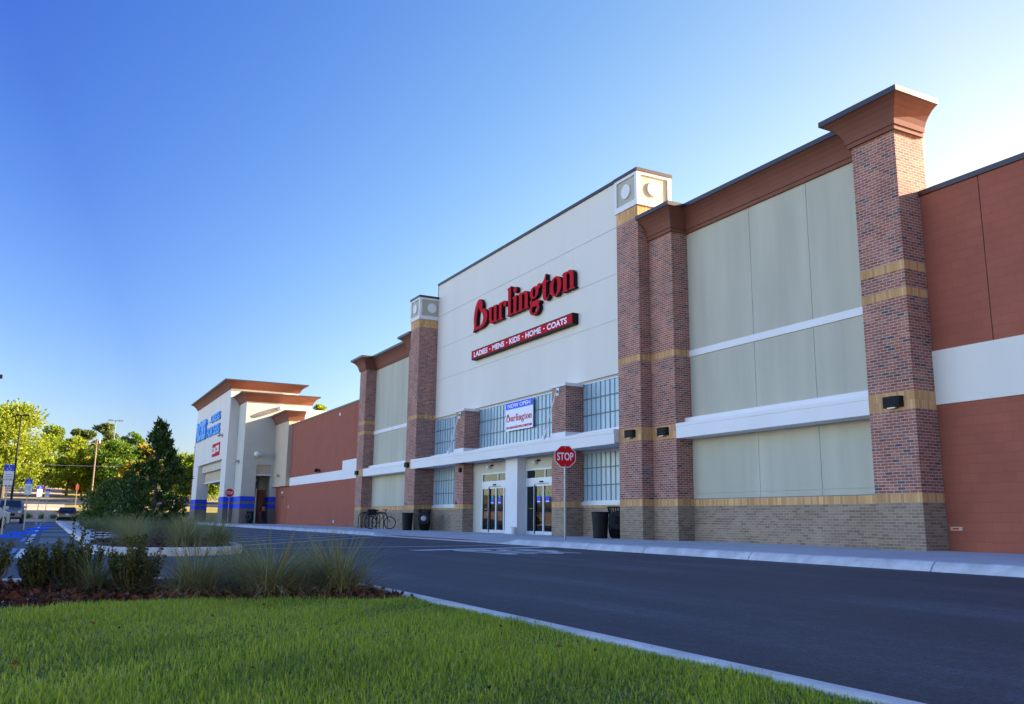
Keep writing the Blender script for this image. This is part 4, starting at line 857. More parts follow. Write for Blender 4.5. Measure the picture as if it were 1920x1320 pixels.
# bike rack and bicycle
rk = thing('bike_rack', (-45, 15.25, 0), 'black hoop bike rack on the pavement under the left bay', 'bike rack')
for k in range(6):
    x = -46.7+.62*k; mb = MB(); y0, y1, h = 14.95, 15.55, .88
    pts = [(x, y0, -.005), (x, y0, h-.3)]+[(x, (y0+y1)/2-.3*math.cos(a), h-.3+.3*math.sin(a)) for a in np.linspace(.2, math.pi-.2, 9)]+[(x, y1, h-.3), (x, y1, -.005)]
    mb.tube(pts, .024, 8); mb.build('hoop', 'black', rk)
bk = thing('bicycle', (-43.6, 15.1, 0), 'black bicycle with a dark bag on its rear carrier leaning at the rack', 'bicycle')
bx_, yr, yf = -43.4, 14.55, 15.62
def ring(mb, x, y, z, r, t, n=28, m=6): mb.tube([(x, y+r*math.cos(a), z+r*math.sin(a)) for a in np.linspace(0, 2*math.pi, n+1)], t, m, caps=False)
for y in (yr, yf):
    mb = MB(); ring(mb, bx_, y, .335, .315, .022); wv = mb.build('wheel', 'rubber', bk, smooth=True)
    mb = MB(); ring(mb, bx_, y, .335, .285, .010); mb.build('rim', 'silver', wv)
    mb = MB()
    for a in np.linspace(0, math.pi, 9)[:-1]: mb.tube([(bx_, y-.285*math.cos(a), .335-.285*math.sin(a)), (bx_, y+.285*math.cos(a), .335+.285*math.sin(a))], .0022, 4)
    mb.tube([(bx_-.04, y, .335), (bx_+.04, y, .335)], .02, 8); mb.build('spokes', 'silver', wv)
mb = MB(); bb_, sc, hd = (bx_, 14.98, .30), (bx_, 14.86, .80), (bx_, 15.38, .82)
for a, b in ((bb_, sc), (sc, hd), (bb_, hd), (bb_, (bx_, yr, .335)), (sc, (bx_, yr, .335))): mb.tube([a, b], .017, 8)
mb.tube([hd, (bx_, 15.42, .68), (bx_, yf, .335)], .016, 8); mb.tube([hd, (bx_, 15.35, .98)], .015, 8); mb.build('frame', 'black', bk)
mb = MB(); mb.tube([(bx_-.28, 15.30, 1.03), (bx_-.05, 15.38, .99), (bx_+.05, 15.38, .99), (bx_+.28, 15.30, 1.03)], .016, 8); mb.tube([(bx_, 15.38, .99), (bx_, 15.46, 1.07)], .02, 6); mb.build('handlebar', 'black', bk)
mb = MB(); mb.tube([sc, (bx_, 14.84, .94)], .013, 6); mb.tube([(bx_, 14.70, .95), (bx_, 14.84, .96), (bx_, 14.98, .95)], [.07, .06, .02], 8); mb.build('saddle', 'blackplastic', bk)
mb = MB(); mb.tube([(bx_, 14.86, .28), (bx_, 14.98, .30), (bx_+.1, 14.98, .30), (bx_+.1, 15.06, .15)], .012, 6); ring(mb, bx_+.03, 14.98, .30, .09, .008, 18, 4); mb.build('crank', 'black', bk)
mb = MB(); mb.ext([(14.36, .72), (14.78, .72), (14.80, .86), (14.76, 1.02), (14.66, 1.05), (14.60, .99), (14.50, 1.04), (14.38, 1.03), (14.33, .88)], 'x', bx_-.14, bx_+.14)
o = mb.build('bicycle_bag', 'jacket', loc=(bx_, 14.57, .7)); tag(o, 'dark lumpy bag on the rear carrier of the bicycle', 'bag'); bv = o.modifiers.new('soft', 'BEVEL'); bv.width = .05; bv.segments = 3

# bins
def bin_(x, y, label):
    t = thing('litter_bin', (x, y, 0), label, 'litter bin', 'plain black tapered litter bins')
    mb = MB(); mb.tube([(x, y, 0), (x, y, .05), (x, y, .80), (x, y, .83)], [.225, .23, .275, .28], 24); mb.build('body', 'blackplastic', t, smooth=False)
    mb = MB(); mb.tube([(x, y, .80), (x, y, .845)], [.287, .287], 24); mb.build('rim', 'black', t)
bin_(-22.86, 15.35, 'plain black tapered bin right of the doors, beside the capped pier')
bin_(-39.35, 15.05, 'plain black tapered bin left of the doors beside the slatted one')
def slatbin(x, y, label, hub=True, hx=None):
    t = thing('slatted_bin', (x, y, 0), label, 'litter bin', 'black slatted bins with round wheel')
    n = 22; mb = MB()
    for k in range(n):
        a = 2*math.pi*k/n; c, s = math.cos(a), math.sin(a)
        mb.tube([(x+c*.22, y+s*.22, .06), (x+c*.27, y+s*.27, .35), (x+c*.25, y+s*.25, .62), (x+c*.24, y+s*.24, .78), (x+c*.30, y+s*.30, 1.0)], .017, 5)
    mb.build('slats', 'black', t)
    mb = MB()
    for r, z in ((.22, .06), (.255, .62), (.30, 1.0)): mb.tube([(x+r*math.cos(a), y+r*math.sin(a), z) for a in np.linspace(0, 2*math.pi, 25)], .02, 6, caps=False)
    mb.tube([(x, y, 0), (x, y, .08)], .19, 16); mb.build('rings', 'black', t)
    mb = MB(); mb.tube([(x, y, .05), (x, y, .76)], [.18, .21], 18); mb.build('liner', 'blackplastic', t)
    d = Vector((.86, -.5, 0)); c = Vector((x, y, .58))+d*.30
    mb = MB(); mb.tube([c-d*.07, c-d*.04, c+d*.04, c+d*.07], [.27, .30, .30, .27], 28); w = mb.build('wheel', 'rubber', t, smooth=False)
    mb = MB(); mb.tube([c+d*.071, c+d*.09], [.13, .10], 20); mb.build('hub', 'silver' if hub else 'black', w)
slatbin(-38.85, 15.75, 'black slatted bin with flared rim and a wheel with silver hub, left of the doors')
slatbin(-22.68, 15.88, 'black slatted bin with flared rim half hidden behind the capped pier', hub=False)

# ---------------------------------------------------------------- person with a backpack at the corner store
def person(x, y, z, rz):
    V = [(0, 0, .93), (0, .0, 1.12), (0, .01, 1.36), (0, .02, 1.48), (0, .03, 1.60), (0, .035, 1.70),
         (.17, .0, 1.40), (.23, .03, 1.14), (.20, .16, .93), (-.17, 0, 1.40), (-.24, .0, 1.13), (-.22, .12, .90),
         (.10, .0, .88), (.12, .03, .48), (.11, -.02, .07), (.12, .12, .03), (-.10, 0, .88), (-.11, -.04, .48), (-.12, -.12, .08), (-.12, .02, .03)]
    E = [(0, 1), (1, 2), (2, 3), (3, 4), (4, 5), (2, 6), (6, 7), (7, 8), (2, 9), (9, 10), (10, 11), (0, 12), (12, 13), (13, 14), (14, 15), (0, 16), (16, 17), (17, 18), (18, 19)]
    Rr = [.15, .15, .16, .065, .09, .085, .075, .055, .04, .075, .055, .04, .10, .075, .05, .045, .10, .075, .05, .045]
    def skin(name, V, E, Rr, mat, root=0):
        me = bpy.data.meshes.new(name); me.from_pydata(V, E, []); me.materials.append(M[mat])
        o = bpy.data.objects.new(name, me); COL.objects.link(o)
        sk = o.modifiers.new('s', 'SKIN'); sk.use_smooth_shade = True
        for v, r in zip(me.skin_vertices[0].data, Rr): v.radius = (r, r)
        me.skin_vertices[0].data[root].use_root = True
        o.modifiers.new('u', 'SUBSURF').render_levels = 2
        return o
    t = thing('person', (x, y, z), 'person in dark clothes with an orange backpack walking by the corner store', 'person'); t.rotation_euler.z = rz
    b = skin('body', V, E, Rr, 'cloth'); b.parent = t
    h = skin('head', [(0, .03, 1.52), (0, .035, 1.60), (0, .04, 1.68), (0, .10, 1.60)], [(0, 1), (1, 2), (1, 3)], [.06, .098, .09, .02], 'skin', 1); h.parent = t
    hr = skin('hair', [(0, -.01, 1.56), (0, .0, 1.65), (0, .03, 1.72)], [(0, 1), (1, 2)], [.09, .11, .09], 'jacket', 1); hr.parent = t
    j = skin('jacket', [(0, 0, .90), (0, 0, 1.15), (0, 0, 1.40), (.18, 0, 1.41), (.24, .03, 1.14), (-.18, 0, 1.41), (-.25, 0, 1.13)], [(0, 1), (1, 2), (2, 3), (3, 4), (2, 5), (5, 6)], [.19, .19, .18, .085, .065, .085, .065], 'jacket', 1); j.parent = t
    for sx in (1, -1):
        hp = (.20, .16, .93) if sx > 0 else (-.22, .12, .90)
        hv = [hp, (hp[0], hp[1]+.03, hp[2]-.07)]; he = [(0, 1)]; hrad = [.028, .03]
        for q in range(4): hv.append((hp[0]+(-.02+.013*q), hp[1]+.06, hp[2]-.13-.008*(q in (1, 2)))); he.append((1, 2+q)); hrad.append(.009)
        hv.append((hp[0]-sx*.04, hp[1]+.06, hp[2]-.06)); he.append((0, 6)); hrad.append(.010)
        a = skin('hand', hv, he, hrad, 'skin'); a.parent = t
    mb = MB(); mb.box(-.14, -.31, 1.05, .14, -.16, 1.42)
    me = mb.build('backpack', 'orangecloth', loc=(0, 0, 0)); me.location = (x, y, z); me.rotation_euler.z = rz
    bv = me.modifiers.new('b', 'BEVEL'); bv.width = .06; bv.segments = 4
    tag(me, 'orange backpack on the back of the person by the corner store', 'backpack')
person(-74.3, 15.5, 0, 1.7)
slatbin(-74.9, 14.6, 'black bin beside the corner store pier, left of the person', hub=False)

# ---------------------------------------------------------------- vehicles
def car(loc, rz, paint, label, kind='suv', rear=True, name='parked_car'):
    """local: +x front; built at origin then rotated"""
    t = thing(name, loc, label, 'car'); t.rotation_euler.z = rz; o0 = Vector(loc)
    L2, Wd, H = {'suv': (2.3, .92, 1.72), 'hatch': (2.1, .87, 1.48), 'pickup': (2.75, .97, 1.85)}[kind]
    side = {'suv': [(-L2, .42), (-L2+.02, .95), (-L2+.12, 1.02), (-L2+.42, H-.08), (-L2+.75, H), (.35, H-.02), (1.05, 1.10), (L2-.12, .92), (L2, .70), (L2, .36), (L2-.1, .26), (-L2+.08, .28)],
            'hatch': [(-L2, .42), (-L2+.02, .85), (-L2+.14, .95), (-L2+.60, H-.05), (-L2+1.1, H), (.25, H-.04), (1.0, .96), (L2-.15, .80), (L2, .60), (L2, .32), (L2-.1, .22), (-L2+.08, .24)],
            'pickup': [(-L2, .52), (-L2, 1.12), (-.75, 1.14), (-.62, H-.06), (-.35, H), (.62, H-.02), (1.25, 1.20), (L2-.10, 1.08), (L2, .86), (L2, .45), (L2-.1, .36), (-L2+.08, .40)]}[kind]
    # loft: sections across y with tumblehome
    mb = MB(); ys = [(-1, 0), (-.96, 1), (.96, 1), (1, 0)]; rows = []
    belt = {'suv': 1.08, 'hatch': .95, 'pickup': 1.18}[kind]
    def sec(yf):
        out = []
        for (x, z) in side:
            k = max(0, (z-belt)/(H-belt)); nose = 1-.10*max(0, (abs(x)-L2+.5)/.5)
            out.append((x, yf*Wd*(1-.20*k)*nose, z))
        return out
    S_ = [sec(v) for v in (-1, -.9, 0, .9, 1)]
    for si, s_ in enumerate(S_):
        if si in (0, 4): s_[:] = [(x*.985, y, .26+(z-.26)*.97) for x, y, z in s_]
    b = []
    for s_ in S_: b.append(len(mb.v)); mb.v += s_
    n = len(side)
    for a, c in zip(b, b[1:]):
        for k in range(n): mb.f.append((a+k, c+k, c+(k+1) % n, a+(k+1) % n)); mb.mi.append(0)
    mb.f.append(tuple(b[0]+k for k in range(n))); mb.mi.append(0); mb.f.append(tuple(b[-1]+k for k in reversed(range(n)))); mb.mi.append(0)
    mb.v = [tuple(Vector(v)+o0) for v in mb.v]
    body = mb.build('body', paint, t, smooth=False)
    def part(nm, mat, bxs, parent=t):
        m_ = MB()
        for q in bxs: m_.box(q[0]+o0.x, q[1]+o0.y, q[2]+o0.z, q[3]+o0.x, q[4]+o0.y, q[5]+o0.z)
        return m_.build(nm, mat, parent)
    def quad(nm, mat, pts):
        m_ = MB(); m_.face([Vector(p)+o0 for p in pts]); q = m_.build(nm, mat, t); s = q.modifiers.new('t', 'SOLIDIFY'); s.thickness = .02; return q
    i0, i1 = (3, 2) if kind != 'pickup' else (3, 2)
    rt, rb = side[3], side[2]; ft, fb = side[5], side[6]
    def wy(z): return Wd*(1-.20*max(0, (z-belt)/(H-belt)))
    def pane(nm, top, bot, sgn, f0=.08, f1=.90):
        tx = top[0]+(bot[0]-top[0])*f0; tz = top[1]+(bot[1]-top[1])*f0; bx2 = top[0]+(bot[0]-top[0])*f1; bz = top[1]+(bot[1]-top[1])*f1
        e = .022*sgn; ky = .80
        quad(nm, 'sky_glass', [(tx+e, -wy(tz)*ky, tz+.012), (bx2+e, -wy(bz)*ky, bz+.012), (bx2+e, wy(bz)*ky, bz+.012), (tx+e, wy(tz)*ky, tz+.012)])
    pane('windscreen', ft, fb, 1); pane('rear_window', rt, rb if kind != 'pickup' else (-.72, 1.2), -1, .1, .85)
    for sy in (-1, 1):
        zt, zb = H-.14, belt+.05; xa = (rt[0]+rb[0])/2+.25; xb = ft[0]+.05
        if kind == 'pickup': xa = -.5
        quad('side_window', 'sky_glass', [(xa+.1, sy*(wy(zt)+.004), zt), (xa, sy*(wy(zb)+.006), zb), (xb+.45, sy*(wy(zb)+.006), zb), (xb, sy*(wy(zt)+.004), zt)])
        for wx in (-L2+.85, L2-.88):
            r = .36 if kind != 'hatch' else .31
            m_ = MB(); m_.tube([Vector((wx, sy*(Wd-.22), r))+o0, Vector((wx, sy*(Wd-.02), r))+o0, Vector((wx, sy*(Wd+.005), r))+o0], [r, r, r*.9], 22); w = m_.build('wheel', 'rubber', t)
            m_ = MB(); m_.tube([Vector((wx, sy*(Wd+.0055), r))+o0, Vector((wx, sy*(Wd+.012), r))+o0], r*.62, 16); m_.build('rim', 'silver', w)
        part('mirror', paint, [(1.0, sy*Wd*.98, belt+.02, 1.14, sy*(Wd+.2), belt+.18)])
        part('tail_light', 'taillight', [(-L2-.015, sy*(Wd-.30), belt-.22, -L2+.10, sy*(Wd-.08), belt-.04)])
        part('headlight', 'headlight', [(L2-.12, sy*(Wd-.36), .68 if kind != 'pickup' else .82, L2+.012, sy*(Wd-.12), .82 if kind != 'pickup' else 1.0)])
    part('number_plate', 'signwhite', [(-L2-.02, -.16, belt-.26, -L2-.002, .16, belt-.12)])
    part('bumper', 'blackplastic', [(-L2-.05, -Wd*.9, .36, -L2+.03, Wd*.9, .52), (L2-.03, -Wd*.9, .34, L2+.05, Wd*.9, .5)])
    part('grille', 'black', [(L2-.02, -.42, .60, L2+.016, .42, .80)])
    bv = body.modifiers.new('b', 'BEVEL'); bv.width = .06; bv.segments = 3; bv.limit_method = 'ANGLE'; bv.angle_limit = .5
    return t
car((-98.6, 1.25, -.15), math.pi, 'carblack', 'black hatchback seen from behind at the end of the lot', 'hatch')
car((-80.5, -3.15, -.15), .0, 'carsilver', 'silver pickup parked behind the first parking sign, facing the camera', 'pickup')
car((-51.6, -3.75, -.15), 2.75, 'carwhite', 'white car cut off by the left edge, red tail light showing', 'hatch')

# ---------------------------------------------------------------- poles
def lot_lamp(x, y, zb, zt, label, heads=((1, .0),), mat='black', az=1.2):
    t = thing('lamp_post', (x, y, zb), label, 'lamp post', 'parking lot lamp posts')
    mb = MB(); mb.tube([(x, y, zb-.3), (x, y, zt)], [.13, .075], 10); mb.build('pole', mat, t)
    for s in heads:
        d = Vector((math.cos(az), math.sin(az), 0))*s
        mb = MB(); c = Vector((x, y, zt)); mb.tube([c-Vector((0, 0, .1)), c+d*.45+Vector((0, 0, 0))], .05, 6)
        a = c+d*.4; b_ = c+d*1.2; n_ = Vector((-d.y, d.x, 0)).normalized()*.22
        for (p, q, zz, zw) in ((a, b_, -.10, .10),):
            P = [p-n_, q-n_, q+n_, p+n_]; lo = [v+Vector((0, 0, zz)) for v in P]; hi = [v+Vector((0, 0, zw)) for v in P]
            mb.face(lo[::-1]); mb.face(hi)
            for k in range(4): mb.face([lo[k], lo[(k+1) % 4], hi[(k+1) % 4], hi[k]])
        mb.build('lamp_head', mat, t)
lot_lamp(-103.94, -3.96, .3, 10.9, 'tall black lamp post left of the bright green trees', (.6, -.45), az=math.pi/2)
lot_lamp(-163.8, 8.4, 4.5, 16.8, 'slim grey lamp post with two heads rising behind the trees', (1, -1), 'bluegrey', az=math.pi/2)
lot_lamp(-58.9, -4.85, -.15, 8.70, 'black lamp post at the left edge, only its head in view', (.95,), az=math.pi/2)
for (x, y, zb, zt, lb, cr) in ((-128.9, 4.45, 2.2, 10.6, 'pale wooden utility pole with a short crossarm among the trees', True), (-110, 14.6, .8, 10.5, 'bare pale wooden pole left of the corner store', False)):
    t = thing('utility_pole', (x, y, zb), lb, 'pole', 'wooden poles')
    mb = MB(); mb.tube([(x, y, zb-.4), (x, y, zt)], [.13, .09], 10); mb.build('pole', 'wood', t)
    if cr:
        mb = MB(); mb.box(x-.06, y-.8, zt-.55, x+.06, y+.5, zt-.42); mb.build('crossarm', 'wood', t)
        mb = MB(); mb.tube([(x, y+.35, zt-.42), (x, y+.35, zt+.25)], .08, 8); mb.build('insulator', 'silver', t)
mb = MB(); pts = [(-128.8, -9+2.0*k, 7.35-.35*math.sin(math.pi*k/10)) for k in range(11)]; mb.tube(pts, .02, 5)
tag(mb.build('overhead_wire', 'silver', loc=(-128.8, 0, 7)), 'thin overhead wire running in front of the trees', 'wire')
t = thing('road_sign', (-116.9, 2.35, 1.6), 'small reddish road sign on a thin post by the far road', 'road sign')
mb = MB(); mb.tube([(-116.9, 2.35, 1.4), (-116.9, 2.35, 4.3)], .05, 6); mb.build('post', 'wood', t)
mb = MB(); mb.box(-116.85, 2.2, 3.55, -116.82, 2.55, 4.15); mb.build('sign_plate', 'redpaint', t)

# ================================================================ PLANTS
def unitsphere(n): return unit(rng.normal(size=(n, 3)))
def tree(x, y, z0, h, r, mat, label, group, n=7600, leaf=.42, bark='bark', shape='round', cb=.22, blobs=16, squash=.8, name='broadleaf_tree'):
    t = thing(name, (x, y, z0), label, 'tree', group)
    zb = z0+h*cb; C = []; w = []
    for k in range(blobs):
        a = rng.uniform(0, 2*math.pi); u = rng.uniform(0, 1)
        if shape == 'round':
            zz = zb+(h-h*cb)*(.14+.76*u); prof = math.sqrt(max(.05, 1-(2*abs(u-.38)/1.25)**2))
            rr = r*prof*rng.uniform(.35, .78)
        elif shape == 'pine':
            zz = zb+(h-h*cb)*(.35+.6*u); rr = r*rng.uniform(.2, .8)*(1.15-.6*u)
        else:
            zz = zb+(h-h*cb)*(.1+.8*u); rr = r*(1-u)*rng.uniform(.3, .8)
        C.append((x+rr*math.cos(a), y+rr*math.sin(a), zz)); w.append(r*rng.uniform(.26, .46)*(.8 if shape == 'pine' else 1))
    C.append((x, y, z0+h-r*.30)); w.append(r*.3)
    C = np.array(C); w = np.array(w)
    idx = rng.choice(len(C), n, p=w**1.6/sum(w**1.6)); d = unitsphere(n)
    rad = w[idx]*(rng.uniform(.45, 1.05, n))
    P = C[idx]+d*rad[:, None]*np.array([1, 1, squash if shape != 'pine' else .42])
    lump = np.sin(P[:, 0]*2.3)+np.sin(P[:, 1]*2.7+1)+np.sin(P[:, 2]*2.9+2); keep = lump > -1.35
    P, d = P[keep], d[keep]
    leaves('crown', P, d+rng.normal(size=P.shape)*.7+np.array([0, 0, .1]), rng.uniform(.7, 1.3, len(P))*leaf, rng.uniform(.5, .8, len(P))*leaf, mat, t)
    mb = MB(); tr = max(.10, h*.020)
    mb.tube([(x, y, z0-.4), (x+.1, y, z0+h*.12), (x, y+.1, zb+.1*h), (x, y, z0+h*.75)], [tr*1.35, tr, tr*.8, tr*.2], 8)
    for k in range(0, min(9, blobs)):
        c = C[k]; s0 = Vector((x, y, zb-.02*h+(c[2]-zb)*.35)); mid = (s0+Vector(c))/2+Vector((0, 0, -.1*r)); mb.tube([s0, mid, Vector(c)], [tr*.5, tr*.3, tr*.08], 6)
    mb.build('trunk', bark, t); return t
G_ = 'trees beyond the parking lot'
def gz(x, y): return terr(x, y)-.1
tl = [ # x, y, top z, radius, material, label, kwargs
 (-131, -6.0, 15.3, 5.6, 'leaf_bright', 'largest bright yellow-green tree at the left edge behind the lamp post', dict(n=15000, blobs=30, cb=.06, leaf=.40)),
 (-150, -1.2, 14.3, 2.9, 'leaf_mid', 'mid green tree just right of the largest bright tree', dict(cb=.12)),
 (-140, 1.6, 11.9, 2.4, 'leaf_bright', 'narrow yellow-green tree between the two mid green ones', dict(cb=.12)),
 (-189, 4.6, 17.4, 3.0, 'leaf_pine', 'far dark tree showing above the middle of the tree line', dict(shape='pine', cb=.35, name='pine_tree')),
 (-199, 8.2, 19.3, 3.2, 'leaf_pine', 'far pine with a flat cloud-like crown above the tree line', dict(shape='pine', cb=.45, name='pine_tree', n=4200)),
 (-189, 13.2, 17.2, 2.6, 'leaf_dark', 'far round green tree right of the two-headed lamp post', dict(cb=.15)),
 (-139, 7.3, 11.5, 3.6, 'leaf_dark', 'dark layered tree behind the wooden pole with crossarm', dict(n=11000, blobs=26, squash=.5, cb=.08, leaf=.38)),
 (-149, 12.0, 11.7, 2.3, 'leaf_gold', 'golden tree just left of the big magnolia', dict(cb=.1)),
 (-172, 16.4, 15.6, 2.7, 'leaf_dark', 'dark green tree directly behind the magnolia tip', dict(cb=.12)),
 (-129, 17.3, 9.2, 2.3, 'leaf_bright', 'yellow-green tree between the magnolia and the corner store', dict(cb=.15, bark='palebark')),
 (-168, 25.0, 15.8, 3.7, 'leaf_dark', 'tall dark tree close to the left wall of the corner store', dict(cb=.1)),
 (-116, 31.3, 16.0, 2.2, 'leaf_bright', 'bright tree top peeping over the roof right of the corner store', dict(cb=.2)),
 (-143, 3.6, 8.6, 2.2, 'leaf_gold', 'low golden-green tree in front of the pines', dict(cb=.06)),
 (-125, 8.6, 7.6, 1.5, 'leaf_gold', 'small golden tree right of the wooden pole', dict(cb=.06, n=3500)),
 (-151, -11.0, 14.6, 4.2, 'leaf_mid', 'mid green tree cut by the left edge behind the largest one', dict(cb=.1)),
 (-156, 6.0, 12.2, 3.6, 'leaf_mid', 'broad yellow-green tree behind the dark layered one', dict(cb=.08, n=6500)),
 (-160, 20.5, 11.0, 3.0, 'leaf_mid', 'soft green tree right of the magnolia, behind the paler one', dict(cb=.08)),
 (-134, -13.5, 11.0, 4.0, 'leaf_dark', 'dark tree beyond the left edge', dict(cb=.05)),
 (-175, -3.0, 12.0, 4.5, 'leaf_dark', 'deep green tree in the gap behind the bright ones', dict(cb=.04, n=6500)),
 (-178, 10.5, 14.5, 3.6, 'leaf_mid', 'olive tree below the far pine', dict(cb=.05, n=6500)),
 (-150, 17.5, 9.8, 3.4, 'leaf_bright', 'low bright tree behind the right side of the magnolia', dict(cb=.04)),
 (-146, 21.5, 9.2, 3.2, 'leaf_mid', 'low mid green tree left of the bare wooden pole', dict(cb=.04)),
 (-165, 1.0, 11.5, 3.8, 'leaf_bright', 'yellow-green tree filling the gap behind the thin tall one', dict(cb=.04)),
 (-152, 9.0, 9.4, 3.0, 'leaf_bright', 'low yellow-green tree right of the dark layered one', dict(cb=.04)),
 (-125, 25.5, 9.5, 3.2, 'leaf_mid', 'mid green tree hidden mostly by the corner store', dict(cb=.08)),
]
for x, y, zt, r, m_, lb, kw in tl:
    z0 = gz(x, y); r *= 1.2 if x < -135 else 1.0; tree(x, y, z0, zt-z0, r, m_, lb, G_, **kw)
# undergrowth at the wood's edge
def bush_row(name, n, xr, yr_, zr, mat, label, leaf=.4):
    X = rng.uniform(*xr, n); Y = rng.uniform(*yr_, n); Z0 = np.interp(-X, [101, 117, 133, 174, 260], [-.1, 1.7, 2.7, 5.6, 8.5])
    H = (np.sin(Y*.9)+np.sin(Y*2.1+X*.3)+2.4)/4.4; Z = Z0+rng.uniform(0, 1, n)**.7*zr*H
    return leaves(name, np.stack([X, Y, Z], 1), rng.normal(size=(n, 3)), rng.uniform(.6, 1.2, n)*leaf, rng.uniform(.3, .6, n)*leaf, mat, loc=(sum(xr)/2, sum(yr_)/2, 0))
tag(bush_row('undergrowth', 16000, (-192, -181), (-40, 60), 8.5, 'leaf_dark', ''), 'dark undergrowth closing the gaps under the far trees', 'undergrowth', kind='stuff')
tag(bush_row('undergrowth', 14000, (-181, -176), (-35, 50), 4.5, 'leaf_mid', ''), 'mid green brush along the foot of the far trees', 'undergrowth', kind='stuff')
tag(bush_row('hedge_strip', 6000, (-137, -134), (5.2, 60), 1.6, 'leaf_dark', '', .25), 'long low dark hedge beyond the verge left of the corner store', 'hedge')
for k, (x, y) in enumerate(((-103.6, -1.0), (-103.6, .1), (-103.8, -2.2))):
    n = 260; P = np.array([x, y, terr(x, y)+.2])+rng.normal(size=(n, 3))*np.array([.16, .16, .16])
    tag(leaves('verge_shrub', P, rng.normal(size=(n, 3))+np.array([0, 0, .6]), .16, .07, 'leaf_dark', loc=(x, y, 0)), 'tiny dark shrub on the pale verge beyond the lot kerb', 'shrub', 'tiny shrubs on the verge')

# the big magnolia and the hedge trees on the island
def magnolia(x, y, z0, h, r, mat, label, name, n=5200, leaf=.17, p=.85, trunk=True, lw=.42, cat='tree'):
    t = thing(name, (x, y, z0), label, cat)
    nb = 190; u = rng.uniform(0, 1, nb)**1.25; a = rng.uniform(0, 2*math.pi, nb)
    prof = np.interp(u, [0, .1, .3, .5, .75, 1], [.70, .88, 1, .86, .48, .05]) if p > .6 else np.where(u < .12, .78+u*1.8, (1-(u-.12)/.88)**p); lump = 1+.20*np.sin(a*3+u*9)+.12*np.sin(a*5-u*14)
    tip = np.stack([x+prof*r*lump*np.cos(a), y+prof*r*lump*np.sin(a), z0+.02*h+u*h*.95], 1)
    root = np.stack([np.full(nb, x), np.full(nb, y), z0+.02*h+u*h*.80], 1)
    k = rng.integers(0, nb, n); s = rng.uniform(.25, 1.0, n)**.5
    P = root[k]+(tip[k]-root[k])*s[:, None]+rng.normal(size=(n, 3))*.055*(leaf/.17)
    D = unit(tip[k]-root[k])*.6+rng.normal(size=(n, 3))*.55+np.array([0, 0, .55])
    leaves('crown', P, D, rng.uniform(.7, 1.2, n)*leaf, rng.uniform(.8, 1.1, n)*leaf*lw, mat, t, droop=.1)
    mb = MB(); mb.tube([(x, y, z0-.1), (x, y, z0+h*.5), (x, y, z0+h*.95)], [.05*h/4+.02, .03*h/4+.01, .01], 8)
    for q in range(0, nb, 4): mb.tube([root[q], tip[q]], [.014, .005], 4, caps=False)
    mb.build('trunk', 'bark', t); return t
magnolia(-31.8, 2.75, -.03, 4.02, 1.0, 'magnolia', 'dark glossy magnolia with a pointed top standing on the planted island', 'magnolia_tree', n=8500, p=.80)
for x, y, h, r, lb in ((-37.2, 2.35, 2.35, .95, 'dark hedge shrub just left of the magnolia'), (-42, 2.1, 2.3, 1.0, 'tall dark hedge shrub in the middle of the island row'),
                       (-48.5, 2.1, 2.4, 1.15, 'dark green hedge shrub second from the far end of the island row'), (-56, 2.2, 2.3, 1.3, 'leftmost greener hedge shrub of the island row'), (-66, 3.2, 2.3, 1.5, 'hedge shrub at the far end of the planted island')):
    magnolia(x, y, -.03, h, r, 'hedge', lb, 'hedge_shrub', n=4200, leaf=.13, p=.42, lw=.5, cat='shrub')

# muhly grass clumps
def clump_mesh(n, h, spread, seed, dry=.3):
    g = np.random.default_rng(seed)
    a = g.uniform(0, 2*math.pi, n); r = np.abs(g.normal(size=n))*.045*spread
    B = np.stack([r*np.cos(a), r*np.sin(a), np.zeros(n)], 1); az = a+g.normal(size=n)*.5
    H = h*g.uniform(.35, 1.3, n)**1.1; lean = np.clip(np.abs(g.normal(size=n))*.80+.38, 0, 2.4); mi = (g.uniform(size=n) < dry).astype(int)
    H = np.where(mi == 1, H*.72, H); lean = np.where(mi == 1, lean+.95, lean)
    mi2 = mi
    return blades('blades', B, H, lean, az, np.full(n, .0058), ['muhly', 'muhly_dry'], loc=(0, 0, 0), seg=6, curve=.55, mi=mi2).data
cm = [clump_mesh(1150, .62, 1.7, 11, .50), clump_mesh(1000, .58, 1.6, 12, .45), clump_mesh(900, .46, 1.1, 13, .6)]
for o in list(COL.objects):
    if o.data in cm and o.name.startswith('blades'): bpy.data.objects.remove(o)
def clump(x, y, z, k, s, rz, label, group):
    o = bpy.data.objects.new('grass_clump', cm[k]); COL.objects.link(o); o.location = (x, y, z); o.scale = (s*1.22, s*1.22, s*rng.uniform(.70, .82)); o.rotation_euler.z = rz
    tag(o, label, 'grass clump', group)
NG = 'fountain grass clumps in the near bed'
clump(-6.15, .55, -.035, 0, 1.0, 0, 'leftmost big green fountain grass clump in the near bed', NG)
clump(-5.95, 1.08, -.035, 0, 1.08, 2.1, 'widest fountain grass clump in the middle of the near bed', NG)
clump(-6.0, 1.62, -.035, 1, 1.12, 4.0, 'right-hand fountain grass clump nearest the curved kerb', NG)
clump(-7.05, 1.0, -.035, 1, .85, 1.0, 'fountain grass clump farther back, near the rear kerb', NG)
clump(-6.7, -.12, -.035, 2, .95, 3.0, 'dry straw-coloured grass clump between two dark shrubs', NG)
clump(-6.6, 1.55, -.035, 1, .8, 5.0, 'small fountain grass clump at the back right of the near bed', NG)
IG = 'fountain grass clumps on the tree island'
